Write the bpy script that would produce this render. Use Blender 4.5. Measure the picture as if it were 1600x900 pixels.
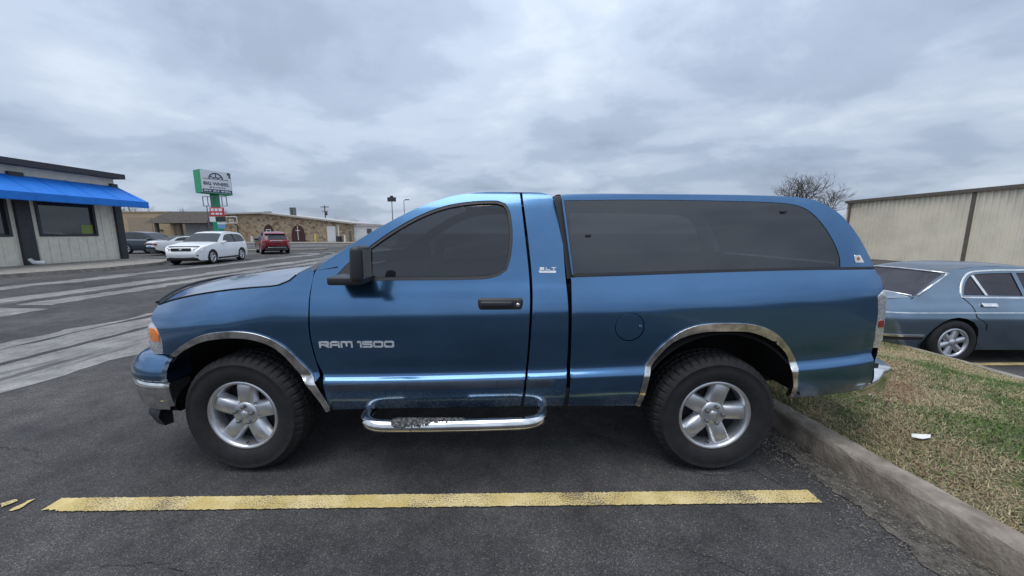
import bpy, bmesh, math, random
import numpy as np
from mathutils import Vector, Matrix
from mathutils.geometry import delaunay_2d_cdt
random.seed(7); rng = np.random.default_rng(7)
R = math.radians
for o in list(bpy.data.objects): bpy.data.objects.remove(o)
S = bpy.context.scene; COL = S.collection

# ------------------------------------------------------------------ camera
PITCH, EYE, FPX = R(8.6), 1.58, 568.0          # downward tilt, eye height (m), focal length in 1600-px units
cd = bpy.data.cameras.new('camera'); cam = bpy.data.objects.new('camera', cd); COL.objects.link(cam)
cam.location = (0, 0, EYE); cam.rotation_euler = (R(90) - PITCH, 0, 0)
cd.sensor_width = 36; cd.lens = 36 * FPX / 1600; cd.clip_start = .05; cd.clip_end = 3000
S.camera = cam
# ------------------------------------------------------------------ sky, sun, exposure
SUN_EL, SUN_ROT = 72, 235
w = bpy.data.worlds.new('World'); S.world = w; w.use_nodes = True
nt = w.node_tree; nt.nodes.clear()
def N(t, **k):
    n = nt.nodes.new(t)
    for a, v in k.items():
        if a == 'inp':
            for i, x in v.items(): n.inputs[i].default_value = x
        else: setattr(n, a, v)
    return n
L = lambda a, b: nt.links.new(a, b)
def ramp(stops, interp='LINEAR'):
    n = N('ShaderNodeValToRGB'); c = n.color_ramp; c.interpolation = interp
    while len(c.elements) < len(stops): c.elements.new(.5)
    for e, (p, v) in zip(c.elements, stops): e.position = p; e.color = (*v, 1) if len(v) == 3 else v
    return n
sky = N('ShaderNodeTexSky', sky_type='NISHITA', sun_disc=False, sun_elevation=R(SUN_EL), sun_rotation=R(SUN_ROT))
tc = N('ShaderNodeTexCoord'); sp = N('ShaderNodeSeparateXYZ'); L(tc.outputs['Generated'], sp.inputs[0])
zz = N('ShaderNodeMath', operation='MAXIMUM', inp={1: 0.0}); L(sp.outputs['Z'], zz.inputs[0])
za = N('ShaderNodeMath', operation='ADD', inp={1: .22}); L(zz.outputs[0], za.inputs[0])
dx = N('ShaderNodeMath', operation='DIVIDE'); L(sp.outputs['X'], dx.inputs[0]); L(za.outputs[0], dx.inputs[1])
dy = N('ShaderNodeMath', operation='DIVIDE'); L(sp.outputs['Y'], dy.inputs[0]); L(za.outputs[0], dy.inputs[1])
cb = N('ShaderNodeCombineXYZ'); L(dx.outputs[0], cb.inputs[0]); L(dy.outputs[0], cb.inputs[1])
mp = N('ShaderNodeMapping', inp={1: (3.1, 1.7, 0), 2: (0, 0, R(32)), 3: (.95, 1.1, 1)}); L(cb.outputs[0], mp.inputs[0])
n1 = N('ShaderNodeTexNoise', inp={'Scale': 1.4, 'Detail': 7, 'Roughness': .54, 'Distortion': .2}); L(mp.outputs[0], n1.inputs['Vector'])
cr = ramp([(.30, (3.1, 3.75, 4.85)), (.44, (3.75, 4.5, 5.75)), (.55, (4.7, 5.5, 6.75)), (.70, (5.9, 6.65, 7.7))], 'EASE'); L(n1.outputs['Fac'], cr.inputs[0])
n2 = N('ShaderNodeTexNoise', inp={'Scale': .33, 'Detail': 2}); L(mp.outputs[0], n2.inputs['Vector'])
r2 = ramp([(.3, (.9, .9, .91)), (.7, (1.1, 1.09, 1.08))]); L(n2.outputs['Fac'], r2.inputs[0])
m2 = N('ShaderNodeMix', data_type='RGBA', blend_type='MULTIPLY', clamp_result=False); m2.inputs[0].default_value = 1
L(cr.outputs[0], m2.inputs[6]); L(r2.outputs[0], m2.inputs[7])
# overcast skies grow brighter towards the zenith
zg = N('ShaderNodeMapRange', inp={1: 0.0, 2: 1.0, 3: .9, 4: 1.75}); L(zz.outputs[0], zg.inputs[0])
m3 = N('ShaderNodeVectorMath', operation='SCALE'); L(m2.outputs[2], m3.inputs[0]); L(zg.outputs[0], m3.inputs['Scale'])
m4 = N('ShaderNodeMix', data_type='RGBA', clamp_result=False); m4.inputs[0].default_value = .93
L(sky.outputs[0], m4.inputs[6]); L(m3.outputs[0], m4.inputs[7])
bg = N('ShaderNodeBackground', inp={1: .085}); L(m4.outputs[2], bg.inputs[0])
wo = N('ShaderNodeOutputWorld'); L(bg.outputs[0], wo.inputs[0])
sl = bpy.data.lights.new('sun', 'SUN'); sl.energy = 1.5; sl.angle = R(45); sl.color = (1, .97, .93)
so = bpy.data.objects.new('sun', sl); COL.objects.link(so)
so.rotation_euler = (R(90 - SUN_EL), 0, R(180 - SUN_ROT))
S.view_settings.view_transform = 'Standard'; S.view_settings.look = 'None'
S.view_settings.exposure = 0.42; S.view_settings.gamma = 1

# ------------------------------------------------------------------ materials
M = {}
def mat(name, col, rough=.6, metal=0, spec=.5, coat=0, var=0, vscale=8, bump=0, bscale=60, ior=None, col2=None, thr=(.4, .6), emit=None, noise3=None):
    m = bpy.data.materials.new(name); m.use_nodes = True; M[name] = m
    global nt; keep = nt; nt = m.node_tree
    b = nt.nodes['Principled BSDF']; b.inputs['Base Color'].default_value = (*col, 1)
    b.inputs['Roughness'].default_value = rough; b.inputs['Metallic'].default_value = metal
    b.inputs['Specular IOR Level'].default_value = spec; b.inputs['Coat Weight'].default_value = coat
    b.inputs['Coat Roughness'].default_value = .04
    if ior: b.inputs['IOR'].default_value = ior
    tcn = N('ShaderNodeTexCoord')
    if var or col2:
        n = N('ShaderNodeTexNoise', inp={'Scale': vscale, 'Detail': 6, 'Roughness': .6}); L(tcn.outputs['Object'], n.inputs['Vector'])
        c2 = col2 or tuple(min(1, c * (1 + var)) for c in col); c1 = col if col2 else tuple(c * (1 - var) for c in col)
        r = ramp([(thr[0], c1), (thr[1], c2)]); L(n.outputs['Fac'], r.inputs[0]); L(r.outputs[0], b.inputs['Base Color'])
    if bump:
        n = N('ShaderNodeTexNoise', inp={'Scale': bscale, 'Detail': 4}); L(tcn.outputs['Object'], n.inputs['Vector'])
        bp = N('ShaderNodeBump', inp={'Strength': bump, 'Distance': .01}); L(n.outputs['Fac'], bp.inputs['Height']); L(bp.outputs[0], b.inputs['Normal'])
    nt = keep
    return m
def asphalt(name, base, light, big=.25, speck=True):
    """bitumen with pale stone grains, broad worn areas and fine cracks"""
    m = bpy.data.materials.new(name); m.use_nodes = True; M[name] = m
    global nt; keep = nt; nt = m.node_tree
    b = nt.nodes['Principled BSDF']; b.inputs['Roughness'].default_value = .82; b.inputs['Specular IOR Level'].default_value = .35
    t = N('ShaderNodeTexCoord')
    nb = N('ShaderNodeTexNoise', inp={'Scale': big, 'Detail': 8, 'Roughness': .62}); L(t.outputs['Object'], nb.inputs['Vector'])
    rb = ramp([(.36, base), (.66, light)]); L(nb.outputs['Fac'], rb.inputs[0])
    v = N('ShaderNodeTexVoronoi', inp={'Scale': 210 if speck else 60}); L(t.outputs['Object'], v.inputs['Vector'])
    hs = N('ShaderNodeSeparateColor'); L(v.outputs['Color'], hs.inputs[0])
    rg = ramp([(0, (.5, .5, .52)), (.55, (.85, .85, .85)), (.85, (1.25, 1.23, 1.2)), (.95, (1.7, 1.66, 1.6)), (1, (2.8, 2.7, 2.6))] if speck else [(0, (.85, .85, .85)), (1, (1.12, 1.12, 1.12))]); L(hs.outputs[0], rg.inputs[0])
    ng = N('ShaderNodeTexNoise', inp={'Scale': 3.5, 'Detail': 9, 'Roughness': .72}); L(t.outputs['Object'], ng.inputs['Vector'])
    rn = ramp([(.32, (.62, .62, .63)), (.68, (1.36, 1.35, 1.32))]); L(ng.outputs['Fac'], rn.inputs[0])
    m0 = N('ShaderNodeMix', data_type='RGBA', blend_type='MULTIPLY', clamp_result=False); m0.inputs[0].default_value = 1
    L(rb.outputs[0], m0.inputs[6]); L(rn.outputs[0], m0.inputs[7])
    mx = N('ShaderNodeMix', data_type='RGBA', blend_type='MULTIPLY', clamp_result=False); mx.inputs[0].default_value = 1
    L(m0.outputs[2], mx.inputs[6]); L(rg.outputs[0], mx.inputs[7]); last = mx.outputs[2]
    L(last, b.inputs['Base Color'])
    bp = N('ShaderNodeBump', inp={'Strength': .8, 'Distance': .006}); L(v.outputs['Distance'], bp.inputs['Height']); L(bp.outputs[0], b.inputs['Normal'])
    nt = keep; return m
asphalt('asphalt', (.044, .043, .045), (.098, .094, .093), .5)
asphalt('old_asphalt', (.075, .073, .073), (.105, .1, .098), .6)
m = asphalt('pale_pavement', (.17, .165, .16), (.27, .262, .255), .5, False)
nt = m.node_tree; b = nt.nodes['Principled BSDF']; t = N('ShaderNodeTexCoord'); src = b.inputs['Base Color'].links[0].from_socket   # tar showing through in long streaks
mpn = N('ShaderNodeMapping', inp={3: (2.4, .32, 1)}); L(t.outputs['Object'], mpn.inputs[0])
nn = N('ShaderNodeTexNoise', inp={'Scale': 1.0, 'Detail': 9, 'Roughness': .66}); L(mpn.outputs[0], nn.inputs['Vector'])
rr = ramp([(.36, (0, 0, 0)), (.45, (1, 1, 1))]); L(nn.outputs['Fac'], rr.inputs[0])
mx = N('ShaderNodeMix', data_type='RGBA'); L(rr.outputs[0], mx.inputs[0]); mx.inputs[6].default_value = (.075, .072, .072, 1); L(src, mx.inputs[7]); L(mx.outputs[2], b.inputs['Base Color'])
mat('blue_paint', (.07, .17, .315), .21, .92, coat=.8, var=.05, vscale=2.5)
m = M['blue_paint']; nt = m.node_tree; b = nt.nodes['Principled BSDF']; t = N('ShaderNodeTexCoord')      # road film splashed on the sills
src = b.inputs['Base Color'].links[0].from_socket; sz = N('ShaderNodeSeparateXYZ'); L(t.outputs['Object'], sz.inputs[0])
mr = N('ShaderNodeMapRange', inp={1: .66, 2: .46, 3: 0, 4: 1}); L(sz.outputs['Z'], mr.inputs[0])
n1 = N('ShaderNodeTexNoise', inp={'Scale': 55, 'Detail': 5, 'Roughness': .75}); L(t.outputs['Object'], n1.inputs['Vector'])
n2 = N('ShaderNodeTexNoise', inp={'Scale': 2.3, 'Detail': 2}); L(t.outputs['Object'], n2.inputs['Vector'])
q1 = N('ShaderNodeMath', operation='MULTIPLY'); L(n1.outputs['Fac'], q1.inputs[0]); L(n2.outputs['Fac'], q1.inputs[1])
rq = ramp([(.22, (0, 0, 0)), (.36, (1, 1, 1))]); L(q1.outputs[0], rq.inputs[0])
q2 = N('ShaderNodeMath', operation='MULTIPLY'); L(rq.outputs[0], q2.inputs[0]); L(mr.outputs[0], q2.inputs[1])
mx = N('ShaderNodeMix', data_type='RGBA'); L(q2.outputs[0], mx.inputs[0]); L(src, mx.inputs[6]); mx.inputs[7].default_value = (.12, .115, .11, 1); L(mx.outputs[2], b.inputs['Base Color'])
iv = N('ShaderNodeMapRange', inp={1: 0, 2: 1, 3: .92, 4: .1}); L(q2.outputs[0], iv.inputs[0]); L(iv.outputs[0], b.inputs['Metallic'])
mat('chrome', (.78, .77, .75), .07, 1, var=.12, vscale=9)
mat('silver', (.62, .63, .63), .35, .15, var=.15, vscale=30)
mat('worn_chrome', (.70, .68, .65), .16, 1, var=.3, vscale=14)
mat('alloy', (.60, .61, .63), .33, .85, var=.06, vscale=20)
mat('rubber', (.012, .012, .013), .75, var=.25, vscale=14, bump=.25, bscale=120)
mat('black_plastic', (.022, .022, .024), .5, bump=.08, bscale=300)
mat('dark_liner', (.008, .008, .009), .9, var=.2)
mat('tint', (.012, .013, .014), .04, spec=.5, ior=1.95, var=.1, vscale=3)
mat('shell_glass', (.014, .016, .018), .05, spec=.5, ior=2.2, var=.1, vscale=3)
mat('tread', (.03, .03, .03), .6, col2=(.2, .2, .2), vscale=60, thr=(.45, .62), bump=1, bscale=120)
mat('molding', (.028, .038, .055), .5, 0, var=.1)
mat('lamp_clear', (.62, .63, .64), .12, .5, var=.25, vscale=60, coat=1)
mat('lamp_orange', (.85, .22, .02), .25, coat=1, var=.15, vscale=50)
mat('lamp_red', (.30, .02, .016), .2, coat=1, var=.15, vscale=40)
m = mat('yellow_paint', (.58, .44, .16), .75, col2=(.72, .58, .29), vscale=5, bump=.6, bscale=110)
nt = m.node_tree; b = nt.nodes['Principled BSDF']; t = N('ShaderNodeTexCoord')      # paint chipped off the stone grains
src = b.inputs['Base Color'].links[0].from_socket
nf = N('ShaderNodeTexNoise', inp={'Scale': 120, 'Detail': 3, 'Roughness': .7}); L(t.outputs['Object'], nf.inputs['Vector'])
nl = N('ShaderNodeTexNoise', inp={'Scale': 3.2, 'Detail': 3}); L(t.outputs['Object'], nl.inputs['Vector'])
ad = N('ShaderNodeMath', operation='MULTIPLY_ADD', inp={1: .55, 2: -.275}); L(nl.outputs['Fac'], ad.inputs[0])
ad2 = N('ShaderNodeMath', operation='ADD'); L(nf.outputs['Fac'], ad2.inputs[0]); L(ad.outputs[0], ad2.inputs[1])
rc = ramp([(.39, (0, 0, 0)), (.49, (1, 1, 1))]); L(ad2.outputs[0], rc.inputs[0])
mx = N('ShaderNodeMix', data_type='RGBA'); L(rc.outputs[0], mx.inputs[0]); mx.inputs[6].default_value = (.11, .095, .07, 1); L(src, mx.inputs[7]); L(mx.outputs[2], b.inputs['Base Color'])
mat('concrete', (.20, .18, .155), .9, col2=(.30, .275, .24), vscale=5, bump=.6, bscale=70)
mat('curb_concrete', (.15, .122, .095), .92, col2=(.34, .295, .24), vscale=6, thr=(.35, .68), bump=.8, bscale=55)
mat('gutter_dirt', (.06, .054, .047), .95, col2=(.135, .12, .10), vscale=14, bump=1, bscale=90)
mat('soil', (.09, .075, .045), .95, col2=(.16, .14, .075), vscale=6, bump=1, bscale=60)
mat('siding', (.74, .70, .59), .6, var=.06, vscale=3)
mat('metal_siding', (.78, .71, .57), .5, var=.06, vscale=.8)
mat('dark_trim', (.035, .035, .042), .55, var=.15)
mat('brown_trim', (.13, .105, .085), .6, var=.15)
mat('awning_blue', (.004, .18, .66), .6, var=.06, vscale=4)
mat('window_dark', (.03, .034, .038), .05, ior=1.8, var=.2, vscale=2)
mat('white_paint', (.80, .81, .82), .25, coat=.6, var=.02)
mat('red_paint', (.24, .008, .02), .3, .5, coat=.8, var=.05)
mat('navy_paint', (.025, .04, .055), .3, .5, coat=.8, var=.05)
mat('jag_paint', (.165, .235, .305), .2, .8, coat=.7, var=.08, vscale=2)
mat('jag_roof', (.055, .075, .10), .35, .5, coat=.5, var=.1)
mat('glass_car', (.045, .052, .06), .06, ior=1.6, var=.1)
mat('old_glass', (.10, .10, .12), .08, ior=1.33, spec=.35, var=.15, vscale=2)
mat('sign_white', (.78, .79, .80), .5, var=.03)
mat('sign_green', (.01, .33, .15), .5, var=.1)
mat('sign_red', (.62, .03, .06), .5, var=.06)
mat('sign_navy', (.03, .05, .12), .5, var=.1)
mat('sign_sky', (.16, .36, .62), .5, var=.1)
mat('tan_wall', (.47, .35, .215), .8, var=.05, vscale=.5)
mat('tan_door', (.36, .28, .19), .7, var=.05)
mat('brown_roof', (.085, .07, .062), .9, var=.2, vscale=4)
mat('white_wall', (.68, .68, .67), .7, var=.05)
mat('roof_edge', (.42, .40, .37), .7, var=.1)
mat('door_maroon', (.06, .018, .016), .6, var=.2)
mat('yellow_post', (.65, .47, .08), .6, var=.1)
mat('bark', (.085, .07, .058), .9, var=.3, vscale=5)
mat('pale_bark', (.2, .165, .14), .9, var=.2)
mat('grey_metal', (.16, .165, .17), .5, .6, var=.1)
mat('lime', (.22, .29, .08), .6, var=.1)
mat('dead_leaf', (.16, .085, .04), .8, var=.4, vscale=20)
mat('paper', (.75, .74, .71), .8, var=.1)
mat('gravel', (.075, .066, .055), .95, col2=(.26, .235, .20), vscale=25)
mat('orange_badge', (.55, .2, .09), .35, .4, var=.2)
def see_through(name, amount, tone):
    """dark film on real glass: part of the light passes, the rest is film and reflection"""
    global nt; nt = M[name].node_tree; o = nt.nodes['Material Output']; b = nt.nodes['Principled BSDF']
    tr = N('ShaderNodeBsdfTransparent', inp={0: (*tone, 1)}); mx = N('ShaderNodeMixShader', inp={0: amount}); L(b.outputs[0], mx.inputs[1]); L(tr.outputs[0], mx.inputs[2]); L(mx.outputs[0], o.inputs[0])
see_through('tint', .38, (.42, .44, .45)); see_through('shell_glass', .38, (.42, .44, .45)); see_through('old_glass', .45, (.6, .62, .62)); see_through('glass_car', .3, (.5, .52, .52))
mat('seat_cloth', (.10, .10, .105), .9, var=.15, vscale=30, bump=.3, bscale=200)
# stone veneer of the far church
m = mat('stone', (.3, .22, .15), .9); nt = m.node_tree; b = nt.nodes['Principled BSDF']
t = N('ShaderNodeTexCoord'); v = N('ShaderNodeTexVoronoi', inp={'Scale': 2.6, 'Randomness': 1}); L(t.outputs['Object'], v.inputs['Vector'])
h = N('ShaderNodeSeparateColor'); L(v.outputs['Color'], h.inputs[0])
r = ramp([(0, (.20, .13, .08)), (.35, (.36, .26, .165)), (.7, (.47, .36, .24)), (1, (.33, .28, .22))]); L(h.outputs[0], r.inputs[0])
v2 = N('ShaderNodeTexVoronoi', feature='DISTANCE_TO_EDGE', inp={'Scale': 2.6}); L(t.outputs['Object'], v2.inputs['Vector'])
r2 = ramp([(.0, (.5, .5, .5)), (.06, (1, 1, 1))]); L(v2.outputs['Distance'], r2.inputs[0])
mx = N('ShaderNodeMix', data_type='RGBA', blend_type='MULTIPLY'); mx.inputs[0].default_value = 1; L(r.outputs[0], mx.inputs[6]); L(r2.outputs[0], mx.inputs[7]); L(mx.outputs[2], b.inputs['Base Color'])
# grass blades: colour is each blade's own, carried as an attribute
m = mat('blade', (.1, .12, .04), .7); nt = m.node_tree; b = nt.nodes['Principled BSDF']
a = N('ShaderNodeAttribute', attribute_name='tint'); L(a.outputs['Color'], b.inputs['Base Color'])

# ------------------------------------------------------------------ mesh helpers
def world_loc(p):
    v = Vector((0, 0, 0))
    while p is not None: v += p.location; p = p.parent
    return v
def obj(name, V, F, material, parent=None, smooth=False, normals=None, local=False, midx=None, kind=None):
    me = bpy.data.meshes.new(name)
    V = np.asarray(V, float).reshape(-1, 3)
    if parent is not None and not local: V = V - np.array(world_loc(parent))
    me.from_pydata(V.tolist(), [], [list(map(int, f)) for f in F])
    mats = material if isinstance(material, (list, tuple)) else [material]
    for q in mats: me.materials.append(M[q])
    if midx is not None: me.polygons.foreach_set('material_index', midx)
    if smooth or normals is not None: me.polygons.foreach_set('use_smooth', [True] * len(me.polygons))
    me.update()
    if normals is not None: me.normals_split_custom_set_from_vertices([tuple(n) for n in normals])
    o = bpy.data.objects.new(name, me); COL.objects.link(o); o.parent = parent
    if kind: o['kind'] = kind
    return o
def tag(o, label, cat, group=None):
    o['label'] = label; o['category'] = cat
    if group: o['group'] = group
    return o
def empty(name, loc, rz=0):
    o = bpy.data.objects.new(name, None); COL.objects.link(o); o.location = loc; o.rotation_euler = (0, 0, rz); o.empty_display_size = .2
    return o
class MB:
    def __init__(s): s.V = []; s.F = []; s.I = []
    def add(s, V, F, mi=0):
        k = len(s.V); s.V += [tuple(v) for v in V]; s.F += [[i + k for i in f] for f in F]; s.I += [mi] * len(F); return s
    def box(s, x0, x1, y0, y1, z0, z1, mi=0, bev=0):
        if bev:
            bm = bmesh.new(); bmesh.ops.create_cube(bm, size=1)
            for v in bm.verts: v.co = ((x0 + x1) / 2 + v.co.x * (x1 - x0), (y0 + y1) / 2 + v.co.y * (y1 - y0), (z0 + z1) / 2 + v.co.z * (z1 - z0))
            bmesh.ops.bevel(bm, geom=bm.edges[:], offset=bev, segments=3, affect='EDGES', profile=.5)
            bm.verts.index_update(); s.add([v.co[:] for v in bm.verts], [[v.index for v in f.verts] for f in bm.faces], mi); bm.free(); return s
        V = [(x, y, z) for x in (x0, x1) for y in (y0, y1) for z in (z0, z1)]
        return s.add(V, [(0, 1, 3, 2), (4, 6, 7, 5), (0, 4, 5, 1), (2, 3, 7, 6), (0, 2, 6, 4), (1, 5, 7, 3)], mi)
    def quad(s, a, b, c, d, mi=0): return s.add([a, b, c, d], [(0, 1, 2, 3)], mi)
    def prism(s, pts, d, mi=0):
        """closed polygon pts (3-D) extruded by vector d"""
        n = len(pts); V = [tuple(p) for p in pts] + [tuple(np.add(p, d)) for p in pts]
        return s.add(V, [list(range(n))[::-1], list(range(n, 2 * n))] + [(i, (i + 1) % n, n + (i + 1) % n, n + i) for i in range(n)], mi)
    def tube(s, P, r, n=8, mi=0, cap=True):
        P = [Vector(p) for p in P]; rr = r if isinstance(r, (list, tuple)) else [r] * len(P); V = []; up = None
        for i, p in enumerate(P):
            d = (P[min(i + 1, len(P) - 1)] - P[max(i - 1, 0)]).normalized()
            if up is None: up = d.orthogonal().normalized()
            up = (up - d * up.dot(d)).normalized(); q = d.cross(up)
            V += [(p + (up * math.cos(2 * math.pi * k / n) + q * math.sin(2 * math.pi * k / n)) * rr[i])[:] for k in range(n)]
        F = [(i * n + k, i * n + (k + 1) % n, (i + 1) * n + (k + 1) % n, (i + 1) * n + k) for i in range(len(P) - 1) for k in range(n)]
        if cap: F += [list(range(n))[::-1], list(range((len(P) - 1) * n, len(P) * n))]
        return s.add(V, F, mi)
    def lathe(s, prof, n=48, mi=0, axis='y', c=(0, 0, 0), mod=None):
        """profile of (radius, axial) pairs turned about the y axis"""
        V = []; m = len(prof)
        for k in range(n):
            a = 2 * math.pi * k / n
            for j, (r, y) in enumerate(prof):
                rr = r + (mod(j, k) if mod else 0)
                V.append((c[0] + rr * math.cos(a), c[1] + y, c[2] + rr * math.sin(a)))
        F = [(k * m + j, k * m + j + 1, ((k + 1) % n) * m + j + 1, ((k + 1) % n) * m + j) for k in range(n) for j in range(m - 1)]
        return s.add(V, F, mi)
    def build(s, name, material, parent=None, smooth=False, local=False, kind=None):
        return obj(name, s.V, s.F, material, parent, smooth, None, local, s.I if isinstance(material, (list, tuple)) else None, kind)

def densify(pts, step, smooth=True, closed=True, corner=38):
    """resample a traced outline: rounded between corners, corners kept"""
    P = [np.array(p, float) for p in pts]; n = len(P); out = []
    rngi = range(n) if closed else range(n - 1)
    def iscorner(i):
        if not closed and i in (0, n - 1): return True
        a = P[i] - P[i - 1]; b = P[(i + 1) % n] - P[i]
        c = np.dot(a[:2], b[:2]) / (np.linalg.norm(a[:2]) * np.linalg.norm(b[:2]) + 1e-12)
        return math.degrees(math.acos(max(-1, min(1, c)))) > corner
    for i in rngi:
        p1, p2 = P[i], P[(i + 1) % n]
        k = max(1, int(np.linalg.norm(p2 - p1) / step))
        t1 = (p2 - p1) if (not smooth or iscorner(i)) else (p2 - P[i - 1]) / 2
        t2 = (p2 - p1) if (not smooth or iscorner((i + 1) % n)) else (P[(i + 2) % n] - p1) / 2
        l = np.linalg.norm(p2 - p1)
        for t in (t1, t2):
            q = np.linalg.norm(t)
            if q > 1e-9: t *= l / q
        for j in range(k):
            s = j / k; out.append((2*s**3 - 3*s**2 + 1) * p1 + (s**3 - 2*s**2 + s) * t1 + (-2*s**3 + 3*s**2) * p2 + (s**3 - s**2) * t2)
    if not closed: out.append(P[-1])
    return np.array(out)
def inside(P, poly):
    x, y = P[:, 0], P[:, 1]; c = np.zeros(len(P), bool); n = len(poly); j = n - 1
    for i in range(n):
        xi, yi = poly[i]; xj, yj = poly[j]
        if yi != yj: c ^= ((yi > y) != (yj > y)) & (x < (xj - xi) * (y - yi) / (yj - yi) + xi)
        j = i
    return c
EX = (-.045, -.028, -.016, -.006, .003, .012, .021, .032, .046)     # rows of vertices that carry the pressed ledge
def panel(name, loops, yf, material, parent, grid=.035, flange=.03, mirror=None, local=False, off=0, extra=None):
    """sheet-metal panel: outline (and holes) in the x-z plane, carried on the body surface y = yf(x, z), edges turned in"""
    outer = loops[0]; allp = np.concatenate(loops)
    lo, hi = outer.min(0), outer.max(0)
    gx, gz = np.meshgrid(np.arange(lo[0], hi[0], grid), np.arange(lo[1], hi[1], grid)); G = np.c_[gx.ravel(), gz.ravel()]
    if extra is not None: G = np.r_[G[np.min(np.abs(extra(G[:, 0])[:, None] + np.array(EX)[None] - G[:, 1:2]), axis=1) > .012], *[np.c_[xx_, extra(xx_) + e] for e in EX for xx_ in [np.arange(lo[0], hi[0], grid * .7)]]]
    ok = inside(G, outer)
    for h in loops[1:]: ok &= ~inside(G, h)
    G = G[ok]
    if len(G):
        d = np.min(np.linalg.norm(G[:, None] - allp[None], axis=2), axis=1); G = G[d > (grid * .45 if extra is None else .006)]
    pts = [Vector(p) for p in np.concatenate([allp, G])]; E = []; k = 0
    for l in loops: E += [(k + i, k + (i + 1) % len(l)) for i in range(len(l))]; k += len(l)
    vs, _, fs, *_ = delaunay_2d_cdt(pts, E, [], 0, 1e-6)
    vs = np.array([v[:] for v in vs]); fs = np.array([f for f in fs if len(f) == 3])
    c = vs[fs].mean(1); ok = inside(c, outer)
    for h in loops[1:]: ok &= ~inside(c, h)
    fs = fs[ok]
    def lift(q):
        e = 1e-3; x, z = q[:, 0], q[:, 1]
        y = yf(x, z) + off; gx_ = (yf(x + e, z) - yf(x - e, z)) / (2*e); gz_ = (yf(x, z + e) - yf(x, z - e)) / (2*e)
        n = np.c_[gx_, -np.ones_like(gx_), gz_]; n /= np.linalg.norm(n, axis=1)[:, None]
        return np.c_[x, y, z], n
    V, Nn = lift(vs); F = [tuple(f) for f in fs]
    a = vs[fs[0]]; 
    def ccw(f): p, q, r_ = vs[f[0]], vs[f[1]], vs[f[2]]; return (q[0]-p[0])*(r_[1]-p[1]) - (q[1]-p[1])*(r_[0]-p[0]) > 0
    F = [f if ccw(f) else f[::-1] for f in F]
    V = V.tolist(); Nn = Nn.tolist()
    if flange:
        for li, l in enumerate(loops):
            P3, n3 = lift(l); k = len(V); m = len(l)
            area = np.sum(l[:, 0] * np.roll(l[:, 1], -1) - np.roll(l[:, 0], -1) * l[:, 1]); sg = (1 if area > 0 else -1) * (1 if li == 0 else -1)
            tg = np.roll(l, -1, 0) - np.roll(l, 1, 0); on = np.c_[tg[:, 1], np.zeros(m), -tg[:, 0]] * sg
            on /= np.linalg.norm(on, axis=1)[:, None] + 1e-9
            r_ = min(.004, flange)
            A = P3; B = P3 + n3 * -r_ + on * 0; B[:, 1] = P3[:, 1] + r_; B[:, [0, 2]] += on[:, [0, 2]] * .002
            C = B.copy(); C[:, 1] += flange
            V += A.tolist() + B.tolist() + C.tolist(); Nn += n3.tolist() + on.tolist() + on.tolist()
            for i in range(m):
                j = (i + 1) % m
                for q in (0, 1): 
                    f = (k + q*m + i, k + (q+1)*m + i, k + (q+1)*m + j, k + q*m + j)
                    F.append(f if sg * (1 if li == 0 else -1) > 0 else f[::-1])
    out = [obj(name, V, F, material, parent, True, Nn, local)]
    if mirror is not None:
        V2 = np.array(V); V2[:, 1] = 2 * mirror - V2[:, 1]; N2 = np.array(Nn); N2[:, 1] *= -1
        out.append(obj(name, V2, [f[::-1] for f in F], material, parent, True, N2, local))
    return out
def pchip(xs, ys):
    xs = np.array(xs, float); ys = np.array(ys, float); h = np.diff(xs); d = np.diff(ys) / h
    m = np.zeros(len(xs)); m[0] = d[0]; m[-1] = d[-1]
    for i in range(1, len(xs) - 1):
        m[i] = 0 if d[i-1] * d[i] <= 0 else (h[i-1] + h[i]) * 3 / ((2*h[i] + h[i-1]) / d[i-1] + (h[i] + 2*h[i-1]) / d[i])
    def f(x):
        x = np.clip(x, xs[0], xs[-1]); i = np.clip(np.searchsorted(xs, x) - 1, 0, len(xs) - 2)
        s = (x - xs[i]) / h[i]
        return (2*s**3 - 3*s**2 + 1) * ys[i] + (s**3 - 2*s**2 + s) * h[i] * m[i] + (-2*s**3 + 3*s**2) * ys[i+1] + (s**3 - s**2) * h[i] * m[i+1]
    return f
def cross(edge, yc, crown, p=3.2, n=18, axisn=None):
    """surface across the car from a near-side edge line to its mirror image; returns verts, faces"""
    E = np.array(edge, float); m = len(E); tg = np.gradient(E[:, [0, 2]], axis=0); nn = np.c_[-tg[:, 1], tg[:, 0]]; nn /= np.linalg.norm(nn, axis=1)[:, None] + 1e-9
    cr = np.broadcast_to(np.asarray(crown, float), (m,)); V = []
    for i in range(n + 1):
        s = .5 - .5 * math.cos(math.pi * i / n); k = 1 - abs(2*s - 1)**p
        y = E[:, 1] + (2 * (yc - E[:, 1])) * s
        V += np.c_[E[:, 0] + nn[:, 0] * cr * k, y, E[:, 2] + nn[:, 1] * cr * k].tolist()
    F = [(i*m + j, i*m + j + 1, (i+1)*m + j + 1, (i+1)*m + j) for i in range(n) for j in range(m - 1)]
    return V, F

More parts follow.
